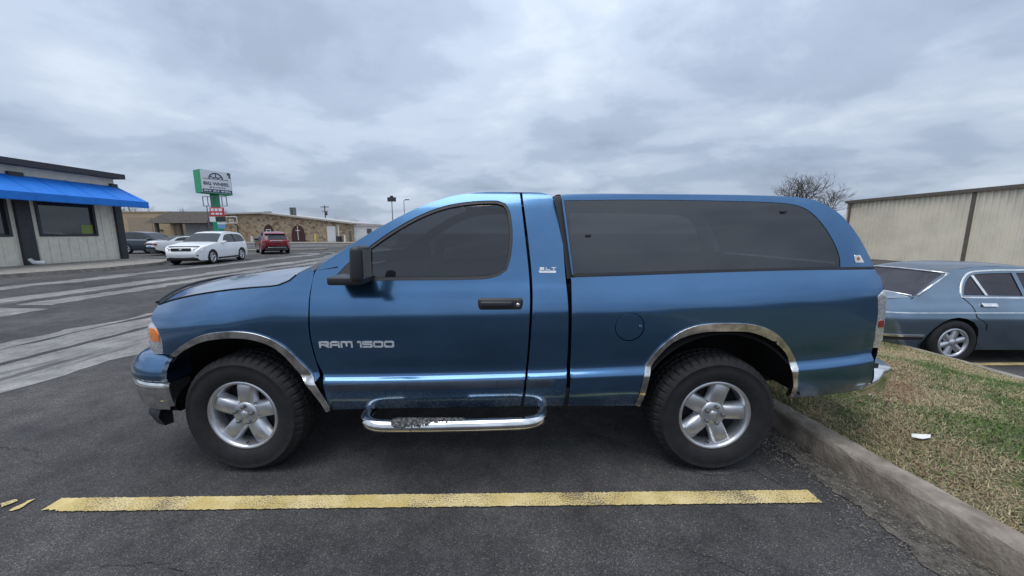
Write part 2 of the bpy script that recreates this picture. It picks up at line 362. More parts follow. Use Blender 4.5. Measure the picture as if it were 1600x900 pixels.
# ------------------------------------------------------------------ survey: sight lines of the photograph turned into metres
def ray(u, v):
    a = (u - 800) / FPX; b = (450 - v) / FPX
    return np.array((a, math.cos(PITCH) + b * math.sin(PITCH), -math.sin(PITCH) + b * math.cos(PITCH)))
def at(u, v, Y):
    d = ray(u, v); return np.array((0, 0, EYE)) + d * (Y / d[1])
def gnd(u, v, z=0):
    d = ray(u, v); return np.array((0, 0, EYE)) + d * ((z - EYE) / d[2])
def onto(pts, yf):
    """first point where each sight line meets the body surface y = yf(x, z)"""
    out = []; Ys = np.linspace(1.95, 3.1, 460)
    for u, v in pts:
        d = ray(u, v); t = Ys / d[1]; g = yf(d[0] * t, EYE + d[2] * t) - Ys
        i = np.nonzero(g <= 0)[0]; i = i[0] if len(i) else int(np.argmin(np.abs(g)))
        Y = Ys[i] if i == 0 else Ys[i-1] + (Ys[i] - Ys[i-1]) * g[i-1] / (g[i-1] - g[i] + 1e-12)
        p = at(u, v, Y); out.append((p[0], p[2]))
    return out

# ================================================================== SETTING
def sheet_strip(name, x0f, x1f, y0, y1, z, material, step=.15, jag=.08, seed=1, kind='structure'):
    r_ = np.random.default_rng(seed); ys = np.arange(y0, y1, step); n = len(ys)
    def wob(): 
        a = np.cumsum(r_.normal(0, 1, n)); a -= np.convolve(a, np.ones(41) / 41, 'same'); return np.clip(a * jag * .35, -3*jag, 3*jag)
    xa = x0f(ys) + wob(); xb = x1f(ys) + wob(); V = []
    for i in range(n): V += [(xa[i], ys[i], z), (max(xb[i], xa[i] + .01), ys[i], z)]
    return obj(name, V, [(2*i, 2*i + 1, 2*i + 3, 2*i + 2) for i in range(n - 1)], material, kind=kind)
# ground: one sheet to the horizon; it steps down beneath the lawn to the lower car park on the right
gx = [-700, -40, -20, -8, 0, 2.0, 2.75, 5.75, 6.4, 12, 40, 700]; gz = [0, 0, 0, 0, 0, 0, -.04, -.28, -.28, -.28, -.28, -.28]
gy = [-150, -10, 0, 4, 10, 30, 120, 900]
obj('ground', [(x, y, z) for y in gy for x, z in zip(gx, gz)], [(j*12 + i, j*12 + i + 1, (j+1)*12 + i + 1, (j+1)*12 + i) for j in range(len(gy) - 1) for i in range(11)], 'asphalt', kind='structure')
c = lambda v: (lambda y: np.full_like(y, v))
sheet_strip('pavement_strip', c(-7.28), lambda y: -4.95 + 0*y, -6, 70, .004, 'pale_pavement', jag=.16, seed=3)
sheet_strip('pavement_strip', c(-12.3), lambda y: np.where(y < 7.6, -9.7 - .02*y, -11.45), -6, 60, .004, 'pale_pavement', jag=.11, seed=4)
sheet_strip('pavement_strip', c(-11.0), c(-10.25), 7.9, 60, .004, 'pale_pavement', jag=.13, seed=5)
sheet_strip('pavement_strip', c(-15.1), c(-14.3), 5, 30, .004, 'pale_pavement', jag=.16, seed=6)
sheet_strip('tar_seam', c(-6.25), c(-6.12), -6, 60, .008, 'asphalt', jag=.05, seed=8)
sheet_strip('tar_seam', c(-7.0), lambda y: -6.96 + .1*np.sin(y*2.1)**6, -6, 30, .008, 'asphalt', jag=.03, seed=9)
for k in range(16):                                   # pale worn bands across the far car park
    y = 24 + k * 2.3 + random.uniform(-.5, .5); x0 = random.uniform(-46, -22); x1 = x0 + random.uniform(8, 24)
    r_ = random.uniform(.25, .9); n = 60; V = []
    for i in range(n):
        x = x0 + (x1 - x0) * i / (n - 1); e = math.sin(math.pi * i / (n - 1)) ** .5
        V += [(x, y - r_ * e * random.uniform(.5, 1), .004), (x, y + r_ * e * random.uniform(.5, 1) + .01, .004)]
    obj('pavement_strip', V, [(2*i, 2*i + 2, 2*i + 3, 2*i + 1) for i in range(n - 1)], 'pale_pavement', kind='structure')
# older patch of asphalt under the truck's tail, with its curved edge
pe = [gnd(*q)[:2] for q in [(880, 655), (915, 672), (960, 689), (1010, 706), (1060, 728), (1110, 742), (1180, 735), (1225, 760)]]
pe = densify(pe, .05, closed=False); pe[:, 1] += rng.normal(0, .006, len(pe))
V = [(x, y, .004) for x, y in pe] + [(x + .02, 6.5, .004) for x, y in pe]; n = len(pe)
obj('pavement_patch', V, [(i, i + 1, n + i + 1, n + i) for i in range(n - 1)], 'old_asphalt', kind='structure')
for k, (a, b) in enumerate([((-2.2, 1.55), (-.2, 1.2)), ((.6, 1.75), (1.9, 1.05)), ((-4.6, 2.9), (-2.9, 2.2)), ((-.5, .95), (.6, 1.62))]):
    r_ = np.random.default_rng(60 + k); n = 70; a = np.array(a); b = np.array(b); w1 = np.cumsum(r_.normal(0, .012, n)); w1 -= np.linspace(w1[0], w1[-1], n); V = []
    for i in range(n):
        p = a + (b - a) * i / (n - 1) + np.array((.3, 1)) * w1[i]; h_ = r_.uniform(.0006, .0022) * math.sin(math.pi * i / (n - 1)) + .0002; V += [(p[0], p[1] - h_, .004), (p[0], p[1] + h_, .004)]
    obj('tarmac_crack', V, [(2*i, 2*i + 2, 2*i + 3, 2*i + 1) for i in range(n - 1)], 'dark_liner', kind='structure')
# painted bay line: worn edges, its left end broken
def paint(name, a, b, width, z, seed, chips=0):
    a = np.array(a); b = np.array(b); d = b - a; l = np.linalg.norm(d); d /= l; q = np.array((-d[1], d[0])); n = int(l / .011); r_ = np.random.default_rng(seed); V = []
    for i in range(n + 1):
        p = a + d * l * i / n; e0, e1 = r_.uniform(-.003, .004, 2)
        if i < 10: e0 -= .05 * (10 - i) / 10 * r_.uniform(0, .8)
        V += [(*(p - q * (width / 2 + e0)), z), (*(p + q * (width / 2 + e1)), z)]
    return obj(name, V, [(2*i, 2*i + 2, 2*i + 3, 2*i + 1) for i in range(n)], 'yellow_paint', kind='structure')
paint('painted_line', (-2.70, 1.915), (1.83, 1.985), .105, .0085, 1)
for q in ([(45, 783), (58, 780), (30, 797), (12, 801)], [(0, 789), (22, 782), (28, 785), (4, 794)]):
    P = densify([gnd(*p)[:2] for p in q], .02); P += rng.normal(0, .004, P.shape)
    obj('painted_line', [(x, y, .0085) for x, y in P], [range(len(P))], 'yellow_paint', kind='structure')
paint('painted_line', (6.35, 4.97), (10.5, 5.05), .10, -.272, 5)
# kerb along the lawn, with its gutter
KX = lambda y: 2.47 - .112 * y                        # kerb face
def kerb(name, xf, prof, y0, y1, material, seed):
    r_ = np.random.default_rng(seed); ys = np.arange(y0, y1, .06); V = []; m = len(prof)
    w1 = np.convolve(r_.normal(0, .005, len(ys)), np.ones(5) / 5, 'same')
    for i, y in enumerate(ys):
        for px, pz in prof: V.append((xf(y) + px + w1[i] * (1 if px < .1 else .4) + r_.normal(0, .0015), y, pz + r_.normal(0, .002)))
    return obj(name, V, [(i*m + j, i*m + j + 1, (i+1)*m + j + 1, (i+1)*m + j) for i in range(len(ys) - 1) for j in range(m - 1)], material, kind='structure', smooth=False)
kerb('kerb', KX, [(-.03, -.02), (-.026, .03), (-.018, .09), (-.012, .128), (-.002, .146), (.018, .154), (.06, .156), (.11, .156), (.15, .154), (.165, .135), (.17, .05)], -4, 30, 'curb_concrete', 11)
sheet_strip('gutter', lambda y: KX(y) - .24 + .04*np.sin(y*3), lambda y: KX(y) - .02, -4, 30, .0065, 'gutter_dirt', jag=.03, seed=12, step=.022)
FX = lambda y: 5.98 - .06 * y                         # far kerb of the lawn, towards the lower car park
kerb('kerb', FX, [(-.14, -.1), (-.13, -.03), (-.11, -.01), (-.02, -.012), (.0, -.04), (.015, -.14), (.02, -.30)], -4, 30, 'concrete', 13)
def lawn_z(x, y):
    s = (x - KX(y) - .16) / (FX(y) - KX(y) - .28)
    s = np.clip(s, 0, 1); return .14 - .15 * s**1.6 + .07 * np.sin(np.pi * s) + .012 * np.sin(3.1*x + 1.7*y) + .01 * np.sin(7*y - 3*x)
nx, ny = 30, 150; V = []
for j in range(ny + 1):
    y = -4 + 34 * j / ny
    for i in range(nx + 1):
        x0, x1 = KX(y) + .155, FX(y) - .12; x = x0 + (x1 - x0) * i / nx; V.append((x, y, float(lawn_z(np.array(x), np.array(y)))))
obj('lawn', V, [(j*(nx+1) + i, j*(nx+1) + i + 1, (j+1)*(nx+1) + i + 1, (j+1)*(nx+1) + i) for j in range(ny) for i in range(nx)], 'soil', kind='structure', smooth=True)
# winter grass: straw with green patches, every blade a bent strip
def grass(n, y0, y1, hmul, seed):
    r_ = np.random.default_rng(seed); y = r_.uniform(y0, y1, n); s = r_.uniform(0, 1, n) ** 1.0
    x = KX(y) + .15 + s * (FX(y) - KX(y) - .26); z = lawn_z(x, y) - .004
    def nz(fx, fy, ph): return np.sin(fx * x + ph) * np.cos(fy * y + ph * 1.7)
    patch = .6 * nz(2.1, 2.7, .3) + .45 * nz(5.3, 4.1, 1.9) + .3 * nz(9.7, 11.3, .8) + r_.normal(0, .36, n)
    green = patch > -.02; rust = (patch < -.75)
    edge = np.exp(-(x - KX(y) - .15) / .15)
    h_ = r_.uniform(.012, .036, n) * hmul * np.where(green, .95, 1.1); a = r_.uniform(0, 2*np.pi, n); lean = r_.uniform(.3, 1.7, n) * np.where(green, .7, 1.25)
    wd = r_.uniform(.0016, .0032, n) * hmul ** .5
    dx_, dy_ = np.cos(a), np.sin(a); V = np.zeros((n, 5, 3))
    for k, (t, wk) in enumerate(((0, 1), (0, -1), (.55, .8), (.55, -.8), (1, 0))):
        out = lean * h_ * t**1.6
        V[:, k, 0] = x + dx_ * out - dy_ * wd * wk; V[:, k, 1] = y + dy_ * out + dx_ * wd * wk; V[:, k, 2] = z + h_ * t * (1 - .25 * t * np.minimum(lean, 1.4))
    cg = np.array((.10, .165, .035)); cs = np.array((.37, .30, .17)); cr_ = np.array((.27, .17, .085))
    C = np.where(green[:, None], cg, np.where(rust[:, None], cr_, cs)) * r_.uniform(.65, 1.3, (n, 1))
    F = (np.arange(n)[:, None, None] * 5 + np.array([[0, 1, 3], [0, 3, 2], [2, 3, 4]])[None]).reshape(-1, 3)
    me = bpy.data.meshes.new('grass'); nv = n * 5; nf = len(F)
    me.vertices.add(nv); me.vertices.foreach_set('co', V.ravel()); me.loops.add(nf * 3); me.loops.foreach_set('vertex_index', F.ravel().astype(np.int32))
    me.polygons.add(nf); me.polygons.foreach_set('loop_start', np.arange(0, nf * 3, 3, dtype=np.int32)); me.update()
    at_ = me.color_attributes.new('tint', 'FLOAT_COLOR', 'POINT'); at_.data.foreach_set('color', np.repeat(np.c_[C, np.ones(n)], 5, 0).ravel())
    me.materials.append(M['blade']); o = bpy.data.objects.new('grass', me); COL.objects.link(o); o['kind'] = 'stuff'
    return tag(o, 'short dry winter grass with green patches on the kerbed island', 'grass')
grass(260000, .9, 6.5, 1.0, 21)
r_ = np.random.default_rng(77); mb = MB()
for k in range(260):
    y = r_.uniform(1, 5.5); x = KX(y) + .2 + r_.uniform(0, 1)**1.5 * 2.9; z = float(lawn_z(np.array(x), np.array(y))) + .018; a = r_.uniform(0, 6.3); l = r_.uniform(.012, .03); e = r_.uniform(.3, .5) * l; u = np.array((math.cos(a), math.sin(a), r_.uniform(-.3, .3))) * l; v = np.array((-math.sin(a), math.cos(a), r_.uniform(-.4, .4))) * e; p = np.array((x, y, z))
    mb.add([p - u, p + v - u*.1, p + u, p - v - u*.1 + (0, 0, .004)], [(0, 1, 3), (1, 2, 3)])
tag(mb.build('dead_leaves', 'dead_leaf', kind='stuff'), 'small curled brown dead leaves scattered over the grass', 'leaves')
# grit and leaf crumbs swept into the gutter
r_ = np.random.default_rng(31); mb = MB()
for k in range(9000):
    y = r_.uniform(.6, 5); d = abs(r_.normal(0, .2)); x = KX(y) - .035 - d; s = r_.uniform(.0015, .0055); a = r_.uniform(0, 6.3); q = r_.uniform(.5, 1.6)
    mb.add([(x + s*q*math.cos(a), y + s*q*math.sin(a), .011), (x - s*math.sin(a), y + s*math.cos(a), .011), (x - s*q*math.cos(a), y - s*q*math.sin(a), .011), (x + s*math.sin(a), y - s*math.cos(a), .011), (x, y, .011 + s)], [(0, 1, 4), (1, 2, 4), (2, 3, 4), (3, 0, 4)])
tag(mb.build('grit', 'gravel', kind='stuff'), 'pale grit and crumbs along the gutter beside the kerb', 'grit')
# crumpled paper on the lawn
p = gnd(1440, 688, .17); V = [(p[0] + r_.normal(0, .035), p[1] + r_.normal(0, .02), p[2] + .012 + r_.uniform(0, .02)) for _ in range(14)]
bm = bmesh.new(); [bm.verts.new(v) for v in V]; bmesh.ops.convex_hull(bm, input=bm.verts); bm.verts.index_update()
tag(obj('paper_scrap', [v.co[:] for v in bm.verts], [[v.index for v in f.verts] for f in bm.faces], 'paper'), 'small crumpled scrap of white paper lying in the grass', 'litter'); bm.free()

# ================================================================== THE PICKUP
YC = 3.215; Y0 = 2.205
truck = tag(empty('pickup_truck', (0, YC, 0)), 'blue regular cab pickup truck with matching camper shell parked beside the yellow line', 'pickup truck')
Zl = lambda u, v: at(u, v, Y0)[[0, 2]]
lx, lz = zip(*[Zl(*q) for q in [(250, 596), (500, 596), (820, 590), (1000, 583), (1245, 576), (1365, 563)]])
ledge = pchip(lx, lz)
base = pchip([.30, .40, .47, .52, .58, .632, .650, .672, .70, .80, .95, 1.05, 1.10, 1.15, 1.20, 1.27, 1.33, 1.5, 1.7, 1.79, 1.84, 1.875, 1.90],
             [.10, .075, .035, .014, .004, .000, .008, .032, .036, .022, .006, .002, .008, .024, .046, .082, .108, .18, .27, .315, .348, .395, .46])
sm = lambda a, b, x: (lambda t: t*t*(3 - 2*t))(np.clip((x - a) / (b - a), 0, 1))
def ends(x): return .20 * np.clip((-1.78 - x) / .82, 0, 1.3)**2.3 + .10 * np.clip((x - 2.1) / .42, 0, 1.3)**2.4
def yb(x, z):                                           # door, cab corner: body side including the window frame above the belt
    k = (ledge(x) - .650) * (1 - sm(1.15, 1.35, z)); return Y0 + base(z - k) + ends(x)
def yfen(x, z):                                         # front fender: shoulder falls forwards and rolls over to the bonnet
    k = ledge(x) - .650; f = sm(-1.25, -1.9, x); zs = 1.085 - .10 * f - .10 * np.clip((-1.9 - x) / .6, 0, 1)
    lo = base(np.minimum(z - k, 1.06)); up = np.clip(z - zs, 0, 1); return Y0 + lo*(1 - .0*f) + (base(np.maximum(z - k, 1.06)) - base(np.array(1.06))) * (1 - f) + f * (2.6 * up**2) + ends(x) - .012 * f
def ybed(x, z):
    k = ledge(x) - .650; s = .05 * sm(.5, 2.2, x); zz_ = z - k * np.where(z < .9, 1, .6); zz_ = zz_ - s * sm(.95, 1.1, zz_)
    return Y0 + base(np.minimum(zz_, 1.34)) + ends(x)
def ytop(x, z): return Y0 + .088 + .255 * np.clip(z - 1.27, -.1, 1) + .10 * np.clip(z - 1.62, 0, 1)**1.5 + ends(x) * .8 + 1.6 * np.clip(z - 1.80, 0, 1)**1.6
D = lambda pts, yf, step=.03, **k: densify(onto(pts, yf), step, **k)
arch_f_out = [(267, 555), (289, 538), (316, 524), (344, 519), (375, 518), (402, 522), (427, 531), (450, 545.5), (471, 566), (492, 597), (517, 640)]
arch_f_in = [(275, 557), (289, 547), (316, 534), (344, 529), (375, 528), (402, 532), (426, 541), (446, 556), (465, 577), (485, 607), (511, 643)]
arch_r_out = [(991, 632), (1007, 582), (1020, 554), (1038, 536), (1063, 518), (1091, 508), (1127, 505), (1169, 506), (1194, 512), (1215, 524), (1231, 543), (1242, 565), (1245, 583), (1244, 607), (1237, 620)]
arch_r_in = [(999, 634), (1015, 582), (1027, 557), (1048, 536), (1073, 524), (1102, 518), (1134, 517), (1169, 518), (1194, 526), (1215, 539), (1230, 558), (1237, 582), (1238, 604), (1231, 619)]
P_ = 'blue_paint'
# fender
hood_gap = [(248, 476), (270, 469), (300, 462), (344, 455), (390, 450), (435, 446), (452, 439), (463, 430)]
fen = hood_gap + [(474, 424), (488, 420), (490, 424), (484, 455), (481, 490), (482, 520), (487, 545), (494, 568), (499, 588)] + [(492, 597), (471, 566), (450, 545.5), (427, 531), (402, 522), (375, 518), (344, 519), (316, 524), (289, 538), (268, 554)] + [(255, 553), (252, 530), (246, 515), (238, 503), (236, 497), (240, 486)]
panel('fender', [D(fen, yfen)], yfen, P_, truck, mirror=YC)
# door with its window opening
win = [(580, 439), (753, 436.5), (778, 431.6), (792, 422), (798, 402), (801, 368), (797, 331), (790, 318), (778, 313.5), (734, 315), (695, 321.6), (656, 336), (621, 355), (592, 374), (545, 410), (519, 437), (524, 442)]
door_px = [(492, 426), (486, 455), (484, 490), (485, 520), (490, 545), (497, 568), (505, 596), (519, 640), (600, 638), (700, 637), (813, 634), (822, 570), (827, 500), (827, 441), (821, 378), (812, 302), (790, 300), (760, 300), (720, 304), (690, 311), (650, 326), (610, 346), (570, 369), (530, 395), (506, 411)]
wl = D(win, yb)
doors = panel('door', [D(door_px, yb), wl], yb, P_, truck, mirror=YC, extra=ledge)
def inset_poly(P, d):
    """offset a closed outline inwards by d"""
    t = np.roll(P, -1, 0) - np.roll(P, 1, 0); n = np.c_[t[:, 1], -t[:, 0]]; n /= np.linalg.norm(n, axis=1)[:, None] + 1e-9
    a = np.sum(P[:, 0] * np.roll(P[:, 1], -1) - np.roll(P[:, 0], -1) * P[:, 1]); return P - n * d * (1 if a > 0 else -1)
for i, dr in enumerate(doors):
    mir = YC if i else None
    def one(name, loops, material, off, fl=.012, dr=dr, i=i):
        o = panel(name, loops, yb, material, dr, flange=fl, off=off, mirror=YC if i else None)
        if i: bpy.data.objects.remove(o[0]); return o[1]
        return o[0]
    wi = inset_poly(wl, .020)
    one('window_seal', [inset_poly(wl, .001), wi], 'black_plastic', .004)
    one('window_glass', [inset_poly(wl, .016)], 'tint', .016, 0)
    sail = D([(519, 437), (545, 410), (580, 386), (580, 440), (524, 442)], yb)
    one('sail_panel', [inset_poly(sail, .004)], 'black_plastic', -.004)
    one('side_molding', [D([(512, 601), (600, 598), (818, 593), (818, 604), (600, 608.5), (518, 611), (512, 606)], yb)], 'molding', -.014, .02)
# cab corner behind the door
cc = [(816, 301), (826, 378), (832, 441), (832, 490), (826, 570), (818, 635), (880, 634), (886, 560), (888, 500), (883, 430), (877, 360), (868, 318), (861, 306), (845, 301)]
corner = panel('cab_corner', [D(cc, yb)], yb, P_, truck, mirror=YC, extra=ledge)
panel('side_molding', [D([(823, 593.5), (860, 592), (868, 595), (868, 599), (860, 602), (822, 604)], yb)], yb, 'molding', corner[0], off=-.014, flange=.02)
# roof, windscreen, cab back
def on3(pts, yf, step=.05): P = densify(onto(pts, yf), step, closed=False); return np.c_[P[:, 0], yf(P[:, 0], P[:, 1]), P[:, 1]]
top = on3([(690, 311), (720, 304), (760, 300), (790, 300), (815, 300.5), (845, 301), (861, 306)], yb)
V, F = cross(top[::-1], YC, -.035 * np.ones(len(top)), 5); V = np.array(V)
obj('roof', V, F, P_, truck, True)
fx = on3([(488, 420), (506, 411), (530, 395), (570, 369), (610, 346), (650, 326), (690, 311)], yb)
V, F = cross(fx, YC, .03 + .07 * np.linspace(1, 0, len(fx))**4, 4.5, 30); obj('windscreen', V, F, 'tint', truck, True)
bk = on3([(861, 306), (868, 318), (877, 360), (883, 430), (888, 500), (886, 560), (880, 634)], yb)
V, F = cross(bk, YC, .01, 6); obj('cab_back', V, F, P_, truck, True)
# bonnet
hg = on3(hood_gap[::-1] , yfen); hg[:, 2] += .004; hg[:, 1] += .006
V, F = cross(hg[::-1], YC, .075 * np.ones(len(hg)), 2.4, 28); V = np.array(V)
m_ = len(hg); s_ = np.linspace(0, 1, 29).repeat(m_); k_ = 1 - np.abs(1 - 2*(.5 - .5*np.cos(np.pi*s_)))**2.2
fr = np.tile(np.linspace(1, 0, m_), 29)                 # leading edge bows forward towards the middle
V[:, 0] -= .16 * k_ * fr**2
obj('bonnet', V, F, P_, truck, True)
mb = MB(); mb.tube([(p[0], p[1] - .006, p[2] - .001) for p in hg], .0045, 6); mb.build('bonnet_gap', 'dark_liner', truck)
lead = V.reshape(29, m_, 3)[:, 0]
mb = MB(); mb.tube([tuple(p + np.array((-.012, 0, .012))) for p in lead], .011, 8); mb.build('bug_shield', 'black_plastic', truck, True)
cow = V.reshape(29, m_, 3)[:, -1]; mb = MB()
for i in range(28):
    a, b_ = cow[i], cow[i + 1]; mb.quad(a + (0, 0, .004), b_ + (0, 0, .004), b_ + (.26, 0, .05), a + (.26, 0, .05))
mb.build('cowl', 'black_plastic', truck, True)
for y in (2.75, 3.45):
    mb = MB(); mb.tube([(-1.36, y, 1.31), (-1.20, y + .1, 1.345), (-1.08, y + .55, 1.375)], [.012, .012, .008], 6); mb.build('wiper', 'black_plastic', truck, True)
# nose: grille wall between the fender fronts
ne = on3([(240, 486), (236, 497), (238, 503)], yfen, .02); x0 = ne[:, 0].min() + .02
mb = MB(); mb.box(x0 - .07, x0 + .08, ne[0, 1] + .14, 2*YC - ne[0, 1] - .14, .66, 1.10, bev=.03); nose = mb.build('nose', P_, truck, True)
mb = MB(); mb.box(x0 - .09, x0 - .04, 2.83, 3.6, .80, 1.08, bev=.01); gr = mb.build('grille', 'dark_liner', truck)
mb = MB(); mb.box(x0 - .11, x0 - .085, 3.18, 3.25, .79, 1.09, bev=.008); mb.box(x0 - .11, x0 - .085, 2.82, 3.61, .91, .97, bev=.008); mb.build('grille_bar', 'chrome', gr)
# headlamp wrapping the corner
hl = D([(231, 508), (235, 504), (240, 507), (247, 518), (252, 533), (254, 553), (240, 553), (234, 545)], yfen, .015)
for i, lm in enumerate(panel('headlamp', [hl], yfen, 'lamp_clear', truck, off=.004, mirror=YC, grid=.02)):
    o = panel('marker_lens', [D([(234, 512), (242, 514), (247, 523), (249, 534), (243, 534), (236, 532)], yfen, .012)], yfen, 'lamp_orange', lm, off=-.003, flange=.006, grid=.02, mirror=YC)
    bpy.data.objects.remove(o[1 - i])
# front bumper: swept round the nose
plan = densify([(-2.19, 2.225), (-2.36, 2.245), (-2.50, 2.315), (-2.60, 2.47), (-2.65, 2.75), (-2.67, YC)], .05, closed=False)
plan = np.r_[plan, np.c_[plan[-2::-1, 0], 2*YC - plan[-2::-1, 1]]]
def sweep(name, prof, material, parent, cut=0):
    P = plan[cut:len(plan) - cut] if cut else plan; t = np.gradient(P, axis=0); n = np.c_[-t[:, 1], t[:, 0]]; n /= np.linalg.norm(n, axis=1)[:, None]
    if n[len(n) // 2, 0] > 0: n = -n
    m = len(prof); V = [(P[i, 0] + n[i, 0]*o, P[i, 1] + n[i, 1]*o, z) for i in range(len(P)) for o, z in prof]
    F = [(i*m + j, i*m + j + 1, (i+1)*m + j + 1, (i+1)*m + j) for i in range(len(P) - 1) for j in range(m - 1)]
    F += [list(range(m)), list(range((len(P) - 1)*m, len(P)*m))[::-1]]
    return obj(name, V, F, material, parent, True)
zb = lambda v: at(240, v, 2.3)[2]
bump = sweep('front_bumper', [(-.12, zb(590)), (.012, zb(590)), (.022, zb(593)), (.024, zb(598)), (.018, zb(612)), (.004, zb(626)), (-.012, zb(634)), (-.03, zb(637)), (-.12, zb(637))], 'chrome', truck)
sweep('bumper_cover', [(-.14, zb(588)), (.02, zb(589)), (.03, zb(582)), (.02, zb(570)), (-.005, zb(560)), (-.04, zb(554)), (-.14, zb(552))], P_, truck)
vp = [(-.10, zb(636)), (-.04, zb(636)), (-.02, zb(648)), (-.05, zb(664)), (-.10, zb(664))]
sweep('air_dam', vp, 'black_plastic', truck, 3)
# wheel-arch trim
def trim(name, outp, inp, yf, mir):
    o = onto(outp, yf); i = onto(inp, yf); lp = densify(o + i[::-1], .03, corner=60)
    return panel(name, [lp], yf, 'worn_chrome', truck, off=-.012, flange=.03, grid=.03, mirror=mir)
trim('arch_trim', arch_f_out, arch_f_in, lambda x, z: yfen(x, np.maximum(z, .5)), YC); trim('arch_trim', arch_r_out, arch_r_in, ybed, YC)
# bed side, split round the tail lamp
bed = [(893, 434), (894, 480), (892, 560), (887, 634), (990, 634)] + arch_r_out[1:-1] + [(1240, 621), (1290, 617), (1330, 612), (1352, 606), (1364, 580), (1365, 562), (1363, 545), (1367, 518), (1371, 495), (1372, 462), (1380, 452), (1376, 434), (1366, 421), (1230, 423), (1095, 427)]
fc = onto([(984, 511)], ybed)[0]; aa = np.linspace(0, 2*np.pi, 40, endpoint=False)
hole = np.c_[fc[0] + .0925*np.cos(aa), fc[1] + .0925*np.sin(aa)]
bs = panel('bed_side', [D(bed, ybed)], ybed, P_, truck, mirror=YC, extra=ledge)
bpy.data.objects.remove(bs[0]); bs[0] = panel('bed_side', [D(bed, ybed), hole], ybed, P_, truck, extra=ledge)[0]
fd = panel('fuel_door', [np.c_[fc[0] + .0865*np.cos(aa), fc[1] + .0865*np.sin(aa)]], ybed, P_, bs[0], off=.001, flange=.02)[0]
mb = MB(); mb.box(fc[0] + .055, fc[0] + .075, Y0 - .004, Y0 + .02, fc[1] - .012, fc[1] + .012, bev=.004); mb.build('finger_tab', P_, fd, True)
tl = D([(1372, 463), (1381, 453), (1384, 459), (1380, 513), (1375, 543), (1364, 543), (1368, 518), (1372, 495)], ybed, .02)
for i, lm in enumerate(panel('tail_lamp', [tl], ybed, 'lamp_clear', truck, off=-.004, mirror=YC, grid=.03)):
    o = panel('red_lens', [D([(1372.5, 501), (1379, 500), (1378.5, 511), (1371, 511)], ybed, .012)], ybed, 'lamp_red', lm, off=-.010, flange=.006, grid=.02, mirror=YC)
    bpy.data.objects.remove(o[1 - i])
te = on3([(1366, 421), (1376, 434), (1381, 452), (1380, 500), (1372, 545), (1365, 570), (1362, 600)], ybed); V, F = cross(te[::-1], YC, -.02, 6); obj('tailgate', V, F, P_, truck, True)
# rear bumper
rb = at(1392, 572, 2.46); xb = rb[0] - .05
def rearbump(name, prof, material, y0=2.30, parent=truck):
    pl = densify([(xb - .16, y0), (xb - .05, y0 + .05), (xb + .03, y0 + .22), (xb + .07, YC)], .05, closed=False); pl = np.r_[pl, np.c_[pl[-2::-1, 0], 2*YC - pl[-2::-1, 1]]]; m = len(prof)
    V = [(p[0] + o, p[1], z) for p in pl for o, z in prof]; F = [(i*m + j, (i+1)*m + j, (i+1)*m + j + 1, i*m + j + 1) for i in range(len(pl) - 1) for j in range(m - 1)]
    F += [list(range(m)), list(range((len(pl) - 1)*m, len(pl)*m))[::-1]]; return obj(name, V, F, material, parent, True)
zr = lambda v: at(1385, v, 2.42)[2]
rbm = rearbump('rear_bumper', [(-.20, zr(566)), (-.02, zr(568)), (-.005, zr(571)), (.0, zr(576)), (-.005, zr(584)), (-.045, zr(604)), (-.16, zr(608))], 'chrome')
mb = MB(); mb.prism([at(u, v, 2.33) for u, v in [(1357, 568), (1373, 568), (1371, 586), (1357, 607), (1338, 611), (1342, 600), (1352, 588)]], (0, .12, 0)); mb.build('bumper_end', 'black_plastic', truck)
# camper shell
shell = [(877, 305), (886, 370), (894, 431), (1095, 425), (1230, 421), (1366, 418), (1358, 400), (1341, 369), (1319, 341), (1296, 323), (1270, 312), (1230, 307), (1100, 304), (950, 303), (886, 304)]
glass = [(881, 313), (988, 312), (1094, 313), (1202, 316), (1242, 320), (1264, 329), (1286, 351), (1304, 380), (1312, 402), (1313, 417.5), (1230, 419.5), (1094, 423), (896, 428.5)]
gl = D(glass, ytop)
sh = panel('camper_shell', [D(shell, ytop), gl], ytop, P_, truck, mirror=YC)
for i, s_ in enumerate(sh):
    def one(name, loops, material, off, fl=.012):
        o = panel(name, loops, ytop, material, s_, flange=fl, off=off, mirror=YC); bpy.data.objects.remove(o[1 - i]); return o[i]
    g = one('side_glass', [inset_poly(gl, .003)], 'shell_glass', .003, .01)
    one('rubber_strip', [D([(894, 428.5), (1095, 423), (1313, 417.5), (1366, 416.5), (1366, 419.5), (1313, 420.5), (1095, 426.5), (894, 432)], ytop)], 'black_plastic', -.006)
    if i == 0:
        for u, v in ((919, 368), (1224, 331)):
            q = onto([(u, v)], ytop)[0]; y = float(ytop(np.array(q[0]), np.array(q[1])))
            mb = MB(); mb.box(q[0] - .018, q[0] + .018, y - .008, y + .006, q[1] - .009, q[1] + .009, bev=.004); mb.build('glass_latch', 'black_plastic', g, True)
        lp = D([(1335, 399), (1343, 398.5), (1349, 410), (1336, 410)], ytop, .01); b_ = panel('maker_badge', [lp], ytop, 'chrome', s_, off=-.005, flange=.005, grid=.01)[0]
        q = np.array(onto([(1340, 404)], ytop)[0]); panel('badge_emblem', [np.c_[q[0] + .011*np.cos(aa), q[1] + .011*np.sin(aa)]], ytop, 'orange_badge', b_, off=-.007, flange=.003, grid=.01)
ed = on3([(877, 305), (886, 304), (950, 303), (1100, 304), (1230, 307), (1270, 312), (1296, 323), (1319, 341), (1341, 369), (1358, 400), (1366, 418)], ytop)
V, F = cross(ed, YC, .035, 4); obj('shell_roof', V, F, P_, truck, True)
ed = on3([(894, 431), (886, 370), (877, 305)], ytop); V, F = cross(ed, YC, .0, 6); obj('shell_front', V, F, 'black_plastic', truck, True)
